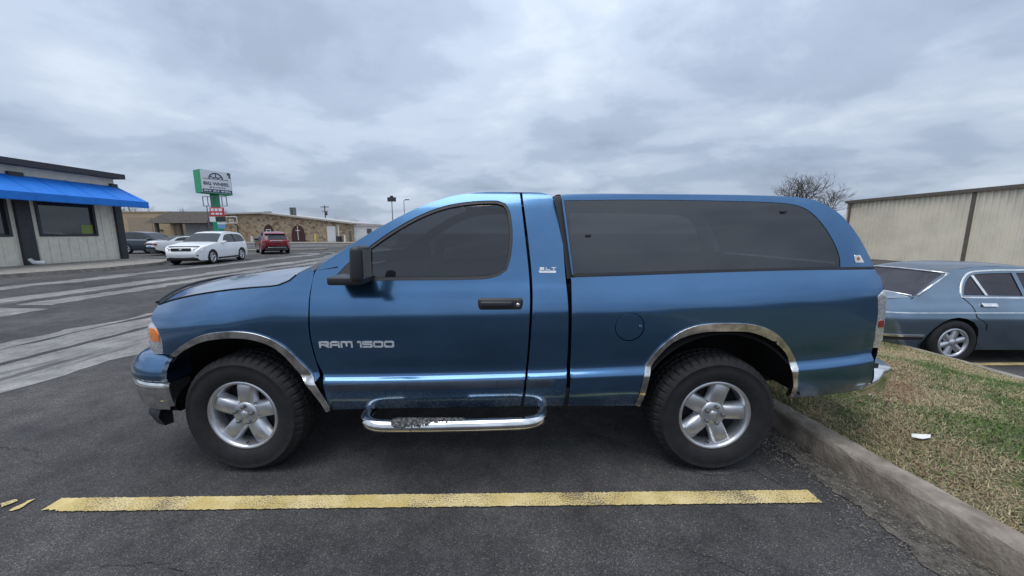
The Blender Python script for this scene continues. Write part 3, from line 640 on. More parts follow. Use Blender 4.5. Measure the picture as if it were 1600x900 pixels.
# black bellows between cab and shell, and dark boxes added inside so the panel gaps look dark
yse = lambda x, z: ytop(x, z) + .035
panel('seal_boot', [D([(866, 306), (884, 305), (891, 350), (899, 432), (886, 436), (882, 400), (874, 345)], yse)], yse, 'black_plastic', truck, mirror=YC)
mb = MB(); mb.box(-1.22, .33, 2.42, 2*YC - 2.42, .50, 1.22); mb.box(.44, 2.28, 2.75, 2*YC - 2.75, .60, 1.22); mb.box(-2.2, -1.3, 2.8, 2*YC - 2.8, .5, 1.0); mb.box(.25, .5, 2.32, 2*YC - 2.32, .55, 1.25)
mb.build('gap_backing', 'dark_liner', truck)
mb = MB()
for y in (2.75, 3.6): mb.box(-2.3, 2.3, y, y + .08, .42, .54)
mb.box(-.9, -.2, 3.0, 3.4, .3, .5); mb.box(-.9, 1.3, 3.15, 3.25, .36, .44); mb.box(.5, 1.0, 2.5, 2.7, .42, .6); mb.tube([(1.3, 2.3, .39), (1.3, 2*YC - 2.3, .39)], .06, 8); mb.tube([(-1.75, 2.3, .39), (-1.75, 2*YC - 2.3, .39)], .05, 8); mb.tube([(0, 3.5, .4), (1.2, 3.6, .4), (2.3, 3.65, .45)], .04, 8)
mb.build('chassis', 'dark_liner', truck)
# cab interior
for y in (2.86, 3.57):
    mb = MB(); mb.box(-.30, .12, y - .27, y + .27, .95, 1.16, bev=.05); mb.box(.02, .20, y - .26, y + .26, 1.1, 1.56, bev=.06); mb.box(.06, .17, y - .13, y + .13, 1.58, 1.73, bev=.04); mb.build('seat', 'seat_cloth', truck, True)
mb = MB(); mb.box(-1.25, -.78, 2.5, 2*YC - 2.5, 1.08, 1.30, bev=.06); mb.build('dashboard', 'black_plastic', truck, True)
mb = MB(); mb.tube([(-.62 + .07*math.sin(q), 2.86 + .19*math.cos(q), 1.30 + .17*math.sin(q)) for q in np.linspace(0, 2*math.pi, 29)], .014, 8); mb.tube([(-.62, 2.67, 1.30), (-.62, 3.05, 1.30)], .02, 6); mb.tube([(-.62, 2.86, 1.30), (-.85, 2.86, 1.2)], .03, 8); mb.build('steering_wheel', 'black_plastic', truck, True)
# wheels
def make_wheel(parent, rot, R0=.402, rr=.235, Wd=.27, spokes=5, label=None):
    """alloy wheel with tyre; local frame: face towards -y, axle at the origin"""
    a = MB()
    a.lathe([(rr + .004, .010), (rr + .004, -.004), (rr - .004, -.010), (rr - .016, -.008), (rr - .022, .012), (rr - .028, .05), (rr - .034, .11), (rr - .036, Wd - .03), (rr + .002, Wd - .02)], 64)
    ro = rr - .024; hub = .082
    for k in range(spokes):
        t = rot + 2*math.pi*k/spokes; ca, sa = math.cos(t), math.sin(t); V = []
        for r_, w_, y_, sl in ((.045, .036, .030, .016), (hub, .043, .020, .016), (.13, .044, .012, .015), (ro - .02, .046, .008, .016), (ro + .006, .052, .022, .018)):
            for q, yy in ((-w_ - sl, y_ + .055), (-w_, y_ + .006), (-w_ + .01, y_), (w_ - .01, y_), (w_, y_ + .006), (w_ + sl, y_ + .055)):
                V.append((r_*ca - q*sa, yy, r_*sa + q*ca))
        a.add(V, [(i*6 + j, i*6 + j + 1, (i+1)*6 + j + 1, (i+1)*6 + j) for i in range(4) for j in range(5)])
    a.lathe([(0, .012), (.035, .012), (.07, .014), (.084, .022), (.088, .06)], 40)
    wh = a.build('wheel', 'alloy', parent, True, local=True)
    b = MB(); b.lathe([(.0, .09), (rr - .03, .09), (rr - .03, .10)], 40); b.build('brake_disc', 'dark_liner', wh, True, local=True)
    t = MB(); lug = lambda j, k: 0
    s = R0 / .402
    prof = [(rr - .004, .004), (rr + .006, -.008), (rr + .020, -.020), (rr + .05, -.030), (rr + .085, -.033), (rr + .115, -.026), (rr + .118, -.029), (rr + .124, -.029), (rr + .127, -.022), (R0 - .020, -.008), (R0 - .006, .008), (R0 - .002, .022), (R0, .050), (R0 - .009, .053), (R0 - .009, .062), (R0, .065), (R0 + .001, .105), (R0 - .009, .108), (R0 - .009, .12), (R0, .123), (R0, .16), (R0 - .009, .165), (R0 - .009, .175), (R0, .178), (R0 - .002, .22), (R0 - .012, .24), (R0 - .05, .262), (rr + .02, .25), (rr, .24)]
    def mod(j, k):
        if 9 <= j <= 13: return -.010 if (k % 5) == 0 else 0
        if j in (15, 16, 19, 20): return -.008 if ((k + 2*(j > 17)) % 4) == 0 else 0
        if j in (23, 24, 25): return -.009 if (k % 5) == 2 else 0
        return 0
    t.lathe(prof, 240, mod=mod); t.build('tyre', 'rubber', wh, False, local=True)
    for p in wh.children[-1].data.polygons: p.use_smooth = False
    me = wh.children[-1].data
    sm_ = [(7 * 0 + (p.index % (len(prof) - 1))) < 9 or (p.index % (len(prof) - 1)) > 24 for p in me.polygons]; me.polygons.foreach_set('use_smooth', sm_)
    cpt = MB(); cpt.lathe([(0, .002), (.022, .003), (.027, .007), (.028, .016)], 28); cpt.build('centre_cap', 'alloy', wh, True, local=True)
    for k in range(5):
        g = rot + math.pi/5*0 + 2*math.pi*k/5; n_ = MB(); n_.lathe([(0, -.012), (.008, -.011), (.0125, -.004), (.0135, .016)], 10, c=(.058*math.cos(g), 0, .058*math.sin(g))); n_.build('lug_nut', 'grey_metal', wh, True, local=True)
    vl = MB(); vl.tube([(.0, .02, -rr + .035), (.008, -.004, -rr + .042)], .006, 6); vl.build('valve', 'black_plastic', wh, True, local=True)
    return wh
def copy_tree(o, parent=None):
    c_ = o.copy(); COL.objects.link(c_); c_.parent = parent
    for ch in list(o.children): copy_tree(ch, c_)
    return c_
WF = at(379, 648, 2.236); WR = at(1117, 648, 2.236)
wf = make_wheel(truck, R(86)); wf.location = (WF[0], 2.24 - YC, .393); wf.rotation_euler = (0, R(0), R(-2))
for x, near, rt in ((WR[0], 1, 10), (WF[0], 0, 30), (WR[0], 0, 50)):
    c_ = copy_tree(wf, truck); c_.location = (x, (2.24 - YC) * (1 if near else -1), .393); c_.rotation_euler = (0, R(rt), 0 if near else math.pi)
# wheel-well liners
for x in (WF[0] + .0, WR[0] + .02):
    for sgn in (0, 1):
        V = []; n = 28
        for i in range(n + 1):
            a_ = math.pi * (.06 + .88 * i / n)
            for y, rr_ in ((2.235, .535), (2.27, .56), (2.80, .56), (2.82, .1)): V.append((x + rr_*math.cos(a_), y if not sgn else 2*YC - y, .42 + rr_*.98*math.sin(a_)))
        obj('wheel_well', V, [(i*4 + j, i*4 + j + 1, (i+1)*4 + j + 1, (i+1)*4 + j) for i in range(n) for j in range(3)], 'dark_liner', truck, True)
# chrome step bars with tread pad
for sgn in (0, 1):
    A = at(556, 660, 2.14); B = at(858, 655, 2.14); zt = at(700, 664, 2.13)[2]
    P = [(A[0] + .16, 2.62, zt + .03), (A[0] + .07, 2.40, zt + .012), (A[0] + .035, 2.25, zt + .004), (A[0] + .07, 2.16, zt + .0), (A[0] + .18, 2.125, zt - .004), (B[0] - .2, 2.125, zt + .012), (B[0] - .07, 2.16, zt + .016), (B[0] - .03, 2.25, zt + .02), (B[0] - .06, 2.40, zt + .025), (B[0] - .14, 2.62, zt + .04)]
    P = densify(P, .03, closed=False, corner=90)
    if sgn: P[:, 1] = 2*YC - P[:, 1]
    mb = MB(); mb.tube([tuple(p) for p in P], .040, 16); bar = mb.build('step_bar', 'chrome', truck, True)
    xa, xe = at(612, 660, 2.12)[0], at(730, 660, 2.12)[0]; V = []; nA, nX = 9, 60; rp = np.random.default_rng(3)
    for i in range(nX + 1):
        f_ = i / nX; x = xa + (xe - xa) * f_; q = math.sin(math.pi * f_) ** .35
        for j in range(nA + 1):
            a_ = math.radians(35) + math.radians(175) * (.5 + (j / nA - .5) * q); r_p = .0425 + rp.uniform(0, .004)
            yv = 2.125 - r_p * -math.cos(a_) * 1; V.append((x, (2.125 + r_p*math.cos(a_)) if not sgn else 2*YC - 2.125 - r_p*math.cos(a_), zt + .002 + r_p*math.sin(a_)))
    obj('tread_pad', V, [(i*(nA+1) + j, i*(nA+1) + j + 1, (i+1)*(nA+1) + j + 1, (i+1)*(nA+1) + j) for i in range(nX) for j in range(nA)], 'tread', bar)
# mirrors, handles, badges
for i, dr in enumerate(doors):
    f = (lambda V: V) if i == 0 else (lambda V: [(x, 2*YC - y, z) for x, y, z in V])
    mc = at(561, 412, 2.06); mb = MB(); bm = bmesh.new(); bmesh.ops.create_cube(bm, size=1)
    for v in bm.verts:
        k = 1 if v.co.x < 0 else 1.0
        v.co = (mc[0] + v.co.x * (.078 if v.co.z < 0 else .07) + (.006 if v.co.z > 0 else 0), 2.075 + v.co.y * .17, mc[2] + v.co.z * (.205))
    bmesh.ops.bevel(bm, geom=bm.edges[:], offset=.032, segments=5, affect='EDGES', profile=.5); bm.verts.index_update()
    mh = obj('mirror', f([v.co[:] for v in bm.verts]), [[v.index for v in fc_.verts] if i == 0 else [v.index for v in fc_.verts][::-1] for fc_ in bm.faces], 'black_plastic', dr, True); bm.free()
    ma = at(548, 437, 2.2); mb = MB(); mb.box(ma[0] - .10, ma[0] + .10, 2.10, 2.31, ma[2] - .022, ma[2] + .028, bev=.014)
    obj('mirror_arm', f(mb.V), mb.F, 'black_plastic', mh, True)
    mb = MB(); mb.box(mc[0] + .038, mc[0] + .0425, 2.02, 2.13, mc[2] - .08, mc[2] + .08); obj('mirror_glass', f(mb.V), mb.F, 'chrome', mh)
    hp = onto([(782, 476)], yb)[0]; hy = float(yb(np.array(hp[0]), np.array(hp[1])))
    mb = MB(); mb.box(hp[0] - .142, hp[0] + .142, hy - .010, hy + .03, hp[1] - .041, hp[1] + .041, bev=.02); hd = obj('door_handle', f(mb.V), mb.F, 'black_plastic', dr, True)
    mb = MB(); mb.box(hp[0] - .125, hp[0] + .075, hy - .030, hy + .0, hp[1] - .012, hp[1] + .024, bev=.012); obj('pull', f(mb.V), mb.F, 'black_plastic', hd, True)
    mb = MB(); mb.lathe([(0, -.004), (.010, -.004), (.013, .0), (.013, .02)], 16, c=(hp[0] + .108, hy - .012, hp[1])); obj('key_lock', f(mb.V), mb.F, 'chrome', hd, True)
GL = {'R': [[(0, 0), (0, 1), (1, 1), (1, .48), (0, .48)], [(.45, .48), (1, 0)]], 'A': [[(0, 0), (0, .8), (.2, 1), (1, 1), (1, 0)], [(0, .42), (1, .42)]], 'M': [[(0, 0), (0, 1), (1.25, 1), (1.25, 0)], [(.62, 1), (.62, .25)]],
      '1': [[(.05, 1), (.35, 1), (.35, 0)]], '5': [[(1, 1), (0, 1), (0, .56), (1, .56), (1, 0), (0, 0)]], '0': [[(0, .15), (0, .85), (.15, 1), (.85, 1), (1, .85), (1, .15), (.85, 0), (.15, 0), (0, .15)]],
      'S': [[(1, 1), (0, 1), (0, .55), (1, .55), (1, 0), (0, 0)]], 'L': [[(0, 1), (0, 0), (1, 0)]], 'T': [[(0, 1), (1, 1)], [(.5, 1), (.5, 0)]]}
def stroke_text(name, txt, x0, z0, wl_, h_, gap, th, yf, parent, material='chrome', slope=0):
    mb = MB(); x = x0
    for ch in txt:
        if ch == ' ': x += wl_ * .45; continue
        gw = 0
        for st in GL[ch]:
            for (a0, b0), (a1, b1) in zip(st[:-1], st[1:]):
                p = np.array((x + a0*wl_, z0 + b0*h_)); q = np.array((x + a1*wl_, z0 + b1*h_)); d = q - p; l = np.linalg.norm(d); d /= l; n = np.array((-d[1], d[0])) * th/2; p = p - d*th/2; q = q + d*th/2
                pts = []
                for r_ in (p - n, q - n, q + n, p + n): r_ = r_ + np.array((0, slope * (r_[0] - x0))); pts.append((r_[0], float(yf(np.array(r_[0]), np.array(r_[1]))) - .006, r_[1]))
                mb.prism(pts, (0, .010, 0))
            gw = max(gw, max(a_ for a_, _ in st))
        x += gw * wl_ + gap
    return mb.build(name, material, parent)
b0 = onto([(501, 542)], yb)[0]; b1 = onto([(614, 531.5)], yb)[0]; Lb = b1[0] - b0[0]
u_ = Lb / (3.25 + 3.35 + .45 + 6*.3); stroke_text('nameplate', 'RAM 1500', b0[0], b0[1], u_, .032, .3*u_, .0105, yb, doors[0], 'silver', slope=.006)
b0 = onto([(844, 421.5)], yb)[0]; stroke_text('nameplate', 'SLT', b0[0], b0[1], .022, .013, .016, .006, yb, corner[0], 'silver')
lp = D([(842, 423), (869, 423), (868, 426), (843, 426)], yb, .02); panel('badge_bar', [lp], yb, 'chrome', corner[0], off=-.005, flange=.005, grid=.02)

# ================================================================== OTHER CARS
def make_car(name, label, loc, heading, W, zb, topline, windows, axles, r_t, paint_, tilt=.42, front=None, rear=None, roof=None, group=None, arch=1.16, wheel_mat='alloy', grid=.09, spokes=5, rim=.66, z0=.22, lower=None, crown=.03, shoulder=.05, tuck=.10, glass='glass_car'):
    """car in its own frame: nose to +x, wheels on z = 0; the left side is +y, the right side -y"""
    root = tag(empty(name, loc, heading), label, 'car', group)
    xs = [p[0] for p in topline]; xr, xf = min(xs), max(xs)
    def yf(x, z):
        t = np.clip(z - zb, 0, 3) * tilt + tuck * np.clip((.42 if tuck < .2 else .66) - z, 0, 1)**(1 if tuck < .2 else 1.5) + shoulder * np.clip((z - .62) / max(zb - .62, .05), 0, 1)**2
        return -W + t + .30 * np.clip((x - xf + .75) / .75, 0, 1)**2.5 + .22 * np.clip((xr + .65 - x) / .65, 0, 1)**2.5
    bot = []
    ra = r_t * arch
    for ax in sorted(axles, reverse=True):
        a0 = math.asin(min(.99, (z0 - r_t) / ra)) if z0 < r_t else 0
        for k in range(13):
            a = a0 + (math.pi - 2*a0) * k / 12; bot.append((ax + ra*math.cos(a), r_t + ra*math.sin(a)))
    tl_ = [(x, z) for x, z, _ in topline]; side = np.array(tl_ + bot)
    side = densify(side, .08, smooth=False)
    wins = [densify(np.array(w_), .06, corner=45) for w_ in windows]
    # paint: both sides as one body mesh with the lofted top
    bodyV = MB(); mats = [paint_, 'glass_car', 'black_plastic', roof or paint_, 'lamp_red', 'lamp_clear', 'chrome']
    sd = panel('body_side', [side] + wins, yf, paint_, root, grid=grid, flange=.02, mirror=0, local=True)
    ptl = [np.array((x, float(yf(np.array(x), np.array(z))), z)) for x, z, _ in topline]
    tags = [t for _, _, t in topline]; i = 0; names = {'p': 'body', 'g': 'window', 'k': 'bumper', 'r': 'roof', 'c': 'bumper'}; mm = {'p': paint_, 'g': glass, 'k': 'black_plastic', 'r': roof or paint_, 'c': 'chrome'}
    while i < len(ptl) - 1:
        j = i
        while j < len(ptl) - 1 and tags[j] == tags[i]: j += 1
        seg = densify(np.array(ptl[i:j+1])[:, [0, 2, 1]], .08, closed=False, corner=60)[:, [0, 2, 1]]
        V, F = cross(seg, 0, crown if tags[i] != 'k' else .05, 3.5, 12); obj(names[tags[i]], V, F, mm[tags[i]], root, True, local=True); i = j
    for w_ in wins: panel('side_window', [inset_poly(w_, .002)], yf, glass, root, grid=grid, flange=0, off=.012, mirror=0, local=True)
    mb = MB(); mb.box(xr + .25, xf - .25, -W + .28, W - .28, z0 - .02, zb - .1); mb.build('floor_pan', 'dark_liner', root, local=True)
    for ax in axles:
        for s in (-1, 1):
            mb = MB(); wd = .21; rr_ = r_t * rim
            mb.lathe([(rr_, .01), (rr_ + .02, -.008), (r_t - .04, -.012), (r_t - .008, .01), (r_t, .04), (r_t, wd - .04), (r_t - .03, wd), (rr_, wd)], 36); 
            ty = mb.build('tyre', 'rubber', root, True, local=True); ty.location = (ax, s * (W - .015), r_t); ty.rotation_euler = (0, 0, 0 if s < 0 else math.pi)
            mb = MB(); mb.lathe([(rr_ + .004, .006), (rr_ - .006, -.004), (rr_ - .03, .002), (rr_ - .036, .03)], 30, 0); mb.lathe([(rr_ - .036, .03), (rr_ - .04, .12), (0, .13)], 30, 1)
            for k in range(spokes):
                t = 2*math.pi*k/spokes + .3; ca, sa = math.cos(t), math.sin(t); V = []
                for q, hw, y_ in ((.02, .035, .018), (rr_*.5, .03, .010), (rr_ - .012, .036, .014)):
                    for e, yy in ((-hw - .01, y_ + .04), (-hw, y_), (hw, y_), (hw + .01, y_ + .04)): V.append((q*ca - e*sa, yy, q*sa + e*ca))
                mb.add(V, [(a*4 + b, a*4 + b + 1, (a+1)*4 + b + 1, (a+1)*4 + b) for a in range(2) for b in range(3)], 0)
            mb.lathe([(0, .006), (.05, .008), (.06, .03)], 16, 0)
            rm = mb.build('rim', [wheel_mat, 'dark_liner'], ty, True, local=True)
        V = []; n = 14
        for k in range(n + 1):
            a = math.pi * (-.1 + 1.2*k/n); 
            for y in (-W + .05, W - .05): V.append((ax + ra*.99*math.cos(a), y, r_t + ra*.99*math.sin(a)))
        obj('wheel_well', V, [(2*k, 2*k + 1, 2*k + 3, 2*k + 2) for k in range(n)], 'dark_liner', root, True, local=True)
    def patch(nm, pts, m_, off=-.006, both=True, parent=root):
        return panel(nm, [densify(np.array(pts), .05, corner=45)], yf, m_, parent, grid=.06, flange=.008, off=off, mirror=0 if both else None, local=True)
    return root, yf, patch, sd
def mirrors(root, x, z, W, m_):
    for s in (-1, 1):
        mb = MB(); mb.box(x - .07, x + .07, s*(W + .09) - .11, s*(W + .09) + .11, z - .07, z + .07, bev=.04); mb.build('wing_mirror', m_, root, True, local=True)
def bx(root, nm, x0, x1, y0, y1, z0, z1, m_, bev=.015):
    mb = MB(); mb.box(x0, x1, y0, y1, z0, z1, bev=bev); return mb.build(nm, m_, root, True, local=True)
# white crossover coming down the lane (nose at +x in its own frame)
top_suv = [(-.95, .45, 'k'), (-1.0, .62, 'p'), (-1.0, .95, 'p'), (-.93, 1.08, 'g'), (-.55, 1.52, 'p'), (-.35, 1.60, 'p'), (.4, 1.66, 'p'), (1.15, 1.61, 'p'), (1.35, 1.55, 'g'), (2.12, 1.10, 'p'), (2.5, 1.04, 'p'), (3.1, .93, 'p'), (3.42, .82, 'p'), (3.56, .66, 'p'), (3.60, .50, 'p'), (3.55, .36, 'k'), (3.45, .24, 'k')]
win_suv = [[(-.62, 1.16), (-.50, 1.40), (-.30, 1.50), (.38, 1.545), (.38, 1.08), (-.45, 1.10)], [(.46, 1.08), (.46, 1.545), (1.0, 1.51), (1.25, 1.42), (1.70, 1.08)]]
rt, yf, pt, sd = make_car('white_suv', 'white crossover with chrome wheels facing the camera below the tall sign', (-16.95, 20.15, 0), R(-80), .92, 1.03, top_suv, win_suv, (0, 2.715), .355, 'white_paint')
# axle-based frame: put the front axle where the photo shows it
rt.location = (-16.85, 21.4, 0)
mirrors(rt, 1.72, 1.10, .86, 'white_paint')
bx(rt, 'grille', 3.50, 3.60, -.42, .42, .70, .84, 'black_plastic'); bx(rt, 'emblem', 3.595, 3.615, -.07, .07, .74, .81, 'chrome')
for s in (-1, 1):
    mb = MB(); mb.prism([(3.36, s*.80, .66), (3.52, s*.50, .66), (3.50, s*.48, .80), (3.22, s*.86, .86)] if s > 0 else [(3.22, s*.86, .86), (3.50, s*.48, .80), (3.52, s*.50, .66), (3.36, s*.80, .66)], (.05, s*.02, .02)); mb.build('headlamp', 'lamp_clear', rt, local=True)
    bx(rt, 'fog_lamp', 3.46, 3.57, s*.62 - .09, s*.62 + .09, .44, .53, 'grey_metal')
bx(rt, 'lower_intake', 3.45, 3.585, -.55, .55, .27, .40, 'black_plastic')
pt('rocker_trim', [(.42, .24), (2.28, .24), (2.28, .33), (.42, .33)], 'black_plastic')
pt('door_handle', [(.55, .98), (.75, .98), (.75, 1.01), (.55, 1.01)], 'white_paint', -.02); pt('door_handle', [(-.25, 1.0), (-.05, 1.0), (-.05, 1.03), (-.25, 1.03)], 'white_paint', -.02)
pt('pillar_trim', [(.375, 1.08), (.465, 1.08), (.465, 1.545), (.375, 1.545)], 'black_plastic')
# red crossover seen from behind
rt, yf, pt, sd = make_car('red_suv', 'dark red crossover seen from behind in front of the stone building', (-18.3, 28.2, 0), R(131), .94, 1.05, top_suv, win_suv, (0, 2.72), .37, 'red_paint', z0=.26)
mirrors(rt, 1.72, 1.10, .88, 'black_plastic')
bx(rt, 'chrome_bar', -1.09, -1.03, -.40, .40, .98, 1.03, 'chrome', .01); bx(rt, 'spoiler', -.72, -.45, -.66, .66, 1.50, 1.55, 'red_paint', .02)
for s in (-1, 1): bx(rt, 'tail_lamp', -1.06, -.90, s*.64 - .2, s*.64 + .2, .90, 1.04, 'lamp_red', .03); bx(rt, 'exhaust_tip', -1.06, -.9, s*.55 - .07, s*.55 + .07, .34, .40, 'chrome')
bx(rt, 'bumper_strip', -1.08, -.9, -.6, .6, .50, .53, 'chrome', .008); bx(rt, 'lower_valance', -1.06, -.8, -.72, .72, .28, .46, 'black_plastic', .03); bx(rt, 'plate_recess', -1.055, -1.0, -.27, .27, .78, .92, 'red_paint', .02)
# dark crossover side-on by the tan building
rt, yf, pt, sd = make_car('dark_suv', 'dark blue grey crossover side-on in front of the tan building', (-33.4, 32.2, 0), R(4), .93, 1.05, top_suv, win_suv, (0, 2.72), .37, 'navy_paint', z0=.26)
mirrors(rt, 1.72, 1.10, .88, 'navy_paint'); pt('window_trim', [(-.62, 1.05), (1.7, 1.04), (1.7, 1.065), (-.62, 1.08)], 'chrome')
for s in (-1, 1): bx(rt, 'tail_lamp', -1.03, -.85, s*.64 - .2, s*.64 + .2, .92, 1.05, 'lamp_red', .03)
rt.location = (-29.6, 28.9, 0)
# white convertible with black soft top, tail towards us
top_conv = [(-1.0, .42, 'k'), (-1.06, .60, 'p'), (-1.02, .93, 'p'), (-.85, 1.0, 'p'), (-.30, 1.02, 'r'), (.25, 1.30, 'r'), (.8, 1.36, 'r'), (1.15, 1.33, 'g'), (1.85, .98, 'p'), (2.6, .93, 'p'), (3.3, .82, 'p'), (3.55, .65, 'p'), (3.55, .40, 'k'), (3.4, .22, 'k')]
rt, yf, pt, sd = make_car('white_convertible', 'white convertible with black soft top seen from behind beside the dark crossover', (-25.2, 26.9, 0), R(62), .92, .96, top_conv, [[(.0, 1.02), (.3, 1.22), (.8, 1.28), (1.1, 1.25), (1.6, 1.0)]], (0, 2.72), .34, 'white_paint', roof='dark_trim')
bx(rt, 'tail_panel', -1.085, -1.0, -.74, .74, .74, .86, 'black_plastic', .01)
for s in (-1, 1): bx(rt, 'tail_lamp', -1.10, -.92, s*.66 - .14, s*.66 + .14, .75, .85, 'lamp_red', .012)
bx(rt, 'number_plate', -1.10, -1.05, -.26, .26, .56, .68, 'sign_sky', .005); bx(rt, 'valance', -1.08, -.8, -.75, .75, .24, .42, 'black_plastic', .03); mirrors(rt, 1.45, 1.0, .88, 'white_paint')
# classic saloon in the lower car park
top_jag = [(-1.02, .36, 'k'), (-1.14, .42, 'c'), (-1.14, .50, 'p'), (-1.12, .62, 'p'), (-1.10, .82, 'p'), (-1.0, .90, 'p'), (-.62, .95, 'p'), (-.50, .965, 'g'), (.02, 1.265, 'r'), (.22, 1.325, 'r'), (.55, 1.365, 'r'), (1.0, 1.375, 'r'), (1.4, 1.345, 'r'), (1.55, 1.31, 'g'), (2.10, .96, 'p'), (2.5, .93, 'p'), (3.2, .88, 'p'), (3.6, .80, 'p'), (3.72, .66, 'p'), (3.72, .42, 'k'), (3.6, .25, 'k')]
jw = [[(.20, .985), (.28, 1.12), (.42, 1.245), (.62, 1.275), (1.02, 1.285), (1.02, .975)], [(1.08, .975), (1.08, 1.285), (1.42, 1.26), (1.86, .965)]]
jloc = (6.22, 4.92 + .885, -.275)
rt, yf, pt, sd = make_car('classic_saloon', 'grey blue classic saloon with chrome window frames parked beyond the grass island', jloc, R(-1), .885, .95, top_jag, jw, (0, 2.865), .325, 'jag_paint', tilt=.55, roof='jag_roof', grid=.05, arch=1.14, rim=.64, z0=.20, crown=.035, shoulder=.15, tuck=.35, glass='old_glass', spokes=6)
def ring(nm, P, wd, off=-.008):
    P = densify(np.array(P), .04, corner=50); panel(nm, [inset_poly(P, -wd), P], yf, 'chrome', rt, grid=.03, flange=.008, off=off, mirror=0, local=True)
fr_ = [(.16, .965), (.245, 1.13), (.40, 1.27), (.62, 1.305), (1.05, 1.315), (1.42, 1.29), (1.93, .955)]
ring('window_frame', fr_, .018)
pt('vent_bar', [(.50, .98), (.535, .98), (.46, 1.255), (.425, 1.245)], 'chrome', -.006)
pt('door_handle', [(.36, .845), (.56, .845), (.56, .885), (.36, .885)], 'chrome', -.025)
pt('side_strip', [(-1.08, .405), (-.40, .405), (-.40, .435), (-1.08, .435)], 'chrome', -.012)
pt('lower_sill', [(-1.0, .36), (-.40, .36), (-.40, .40), (-1.06, .40)], 'black_plastic', -.004)
pt('waist_line', [(-1.06, .745), (2.9, .765), (2.9, .775), (-1.06, .757)], 'chrome', -.003)
# body-coloured lip round the rear arch, door shut line
pt('door_gap', [(.155, .96), (.17, .96), (.235, .84), (.25, .70), (.40, .60), (.43, .50), (.415, .50), (.39, .595), (.236, .695), (.222, .835)], 'dark_liner', -.002)
wedge = [(-.50, .965), (.02, 1.265)]
for s in (-1, 1):
    mb = MB(); mb.tube([(-.50, s*(.885 - .11), .985), (-.22, s*(.885 - .175), 1.15), (.02, s*(.885 - .24), 1.285)], .014, 6); mb.build('rear_screen_trim', 'chrome', rt, True, local=True)
for z_, x_, yy in ((.975, -.53, .72), (1.285, .03, .62)):
    mb = MB(); mb.tube([(x_ + .0, -yy, z_), (x_ - .03, -yy*.6, z_ + .012), (x_ - .04, 0, z_ + .018), (x_ - .03, yy*.6, z_ + .012), (x_, yy, z_)], .013, 6); mb.build('rear_screen_trim', 'chrome', rt, True, local=True)
bx(rt, 'rear_bumper', -1.24, -1.06, -.84, .84, .42, .54, 'chrome', .03)
for s in (-1, 1): bx(rt, 'tail_lamp', -1.15, -1.02, s*.66 - .1, s*.66 + .1, .58, .80, 'lamp_red', .03)
for y_ in (-.35, .35): bx(rt, 'front_seat', 1.05, 1.25, y_ - .24, y_ + .24, .5, 1.12, 'dark_liner', .06)

# ================================================================== BUILDINGS AND STREET THINGS
def building(name, label, loc, cat='building'): return tag(empty(name, loc), label, cat)
# shop with the blue awning: wall faces the lane (+x)
X = -22.0; y0, y1 = 6.0, 20.75; zt = 4.25
sb = building('shop_building', 'cream board-sided shop with dark posts and a blue awning', (X - 4, 13, 0))
mb = MB()
wins = [(17.12, 19.5, 1.42, 3.12), (11.2, 16.15, 1.42, 3.12)]
ys = sorted({y0, y1, *[q for w_ in wins for q in w_[:2]]})
for a, b_ in zip(ys[:-1], ys[1:]):
    hit = [w_ for w_ in wins if w_[0] <= a and b_ <= w_[1]]
    if hit: mb.box(X - .2, X, a, b_, 0, hit[0][2]); mb.box(X - .2, X, a, b_, hit[0][3], zt)
    else: mb.box(X - .2, X, a, b_, 0, zt)
mb.box(X - 9, X - .2, y1 - .2, y1, 0, zt); mb.box(X - 9, X - .2, y0, y0 + .2, 0, zt); mb.box(X - 9.2, X - 9, y0, y1, 0, zt); wall = mb.build('wall', 'siding', sb)
k = 0; y = y0 + .2
while y < y1 - .2:
    segs = [(0.05, zt - .05)]
    for w_ in wins:
        if w_[0] - .12 < y < w_[1] + .12: segs = [(.05, w_[2] - .1), (w_[3] + .1, zt - .05)]
    for a, b_ in segs: mb = MB(); mb.box(X, X + .025, y - .02, y + .02, a, b_); mb.build('batten', 'siding', sb)
    y += .40
for w_ in wins:
    mb = MB(); a, b_, c0, c1 = w_; t = .09
    mb.box(X - .1, X + .05, a - .02, a + t, c0, c1); mb.box(X - .1, X + .05, b_ - t, b_ + .02, c0, c1); mb.box(X - .1, X + .048, a + t, b_ - t, c0, c0 + t); mb.box(X - .1, X + .048, a + t, b_ - t, c1 - t, c1)
    f_ = mb.build('window', 'dark_trim', sb); mb = MB(); mb.box(X - .08, X - .06, a + t, b_ - t, c0 + t, c1 - t); mb.build('pane', 'window_dark', f_)
mb = MB(); mb.box(X - .055, X - .05, 18.85, 19.38, 1.55, 2.0); mb.build('window_poster', 'lime', sb)
for a, b_ in ((16.35, 16.85), (20.45, 20.78), (10.6, 11.0)): mb = MB(); mb.box(X - .02, X + .14, a, b_, 0, zt); mb.build('post', 'dark_trim', sb)
mb = MB(); mb.prism([(X + .5, y0 - .5, 4.52), (X + .5, y0 - .5, 4.78), (X - 9.5, y0 - .5, 5.0), (X - 9.5, y0 - .5, 4.5)], (0, y1 - y0 + .65, 0)); mb.build('roof', 'dark_trim', sb)
mb = MB(); mb.box(X - .1, X + .02, y0, y1 - .05, 4.25, 4.52); mb.build('frieze', 'siding', sb)
mb = MB(); xo = X + 1.42; V = [(X + .03, y0, 4.14), (xo, y0, 3.30), (xo, y0, 2.98), (X + .03, y1 + .05, 4.12), (xo, y1 + .32, 3.30), (xo, y1 + .32, 2.98)]
mb.add(V, [(0, 1, 4, 3), (1, 2, 5, 4), (3, 4, 5)]); mb.add([(x - .015, y - .01, z - .025) for x, y, z in V], [(3, 4, 1, 0), (4, 5, 2, 1), (5, 4, 3)]); aw = mb.build('awning', 'awning_blue', sb)
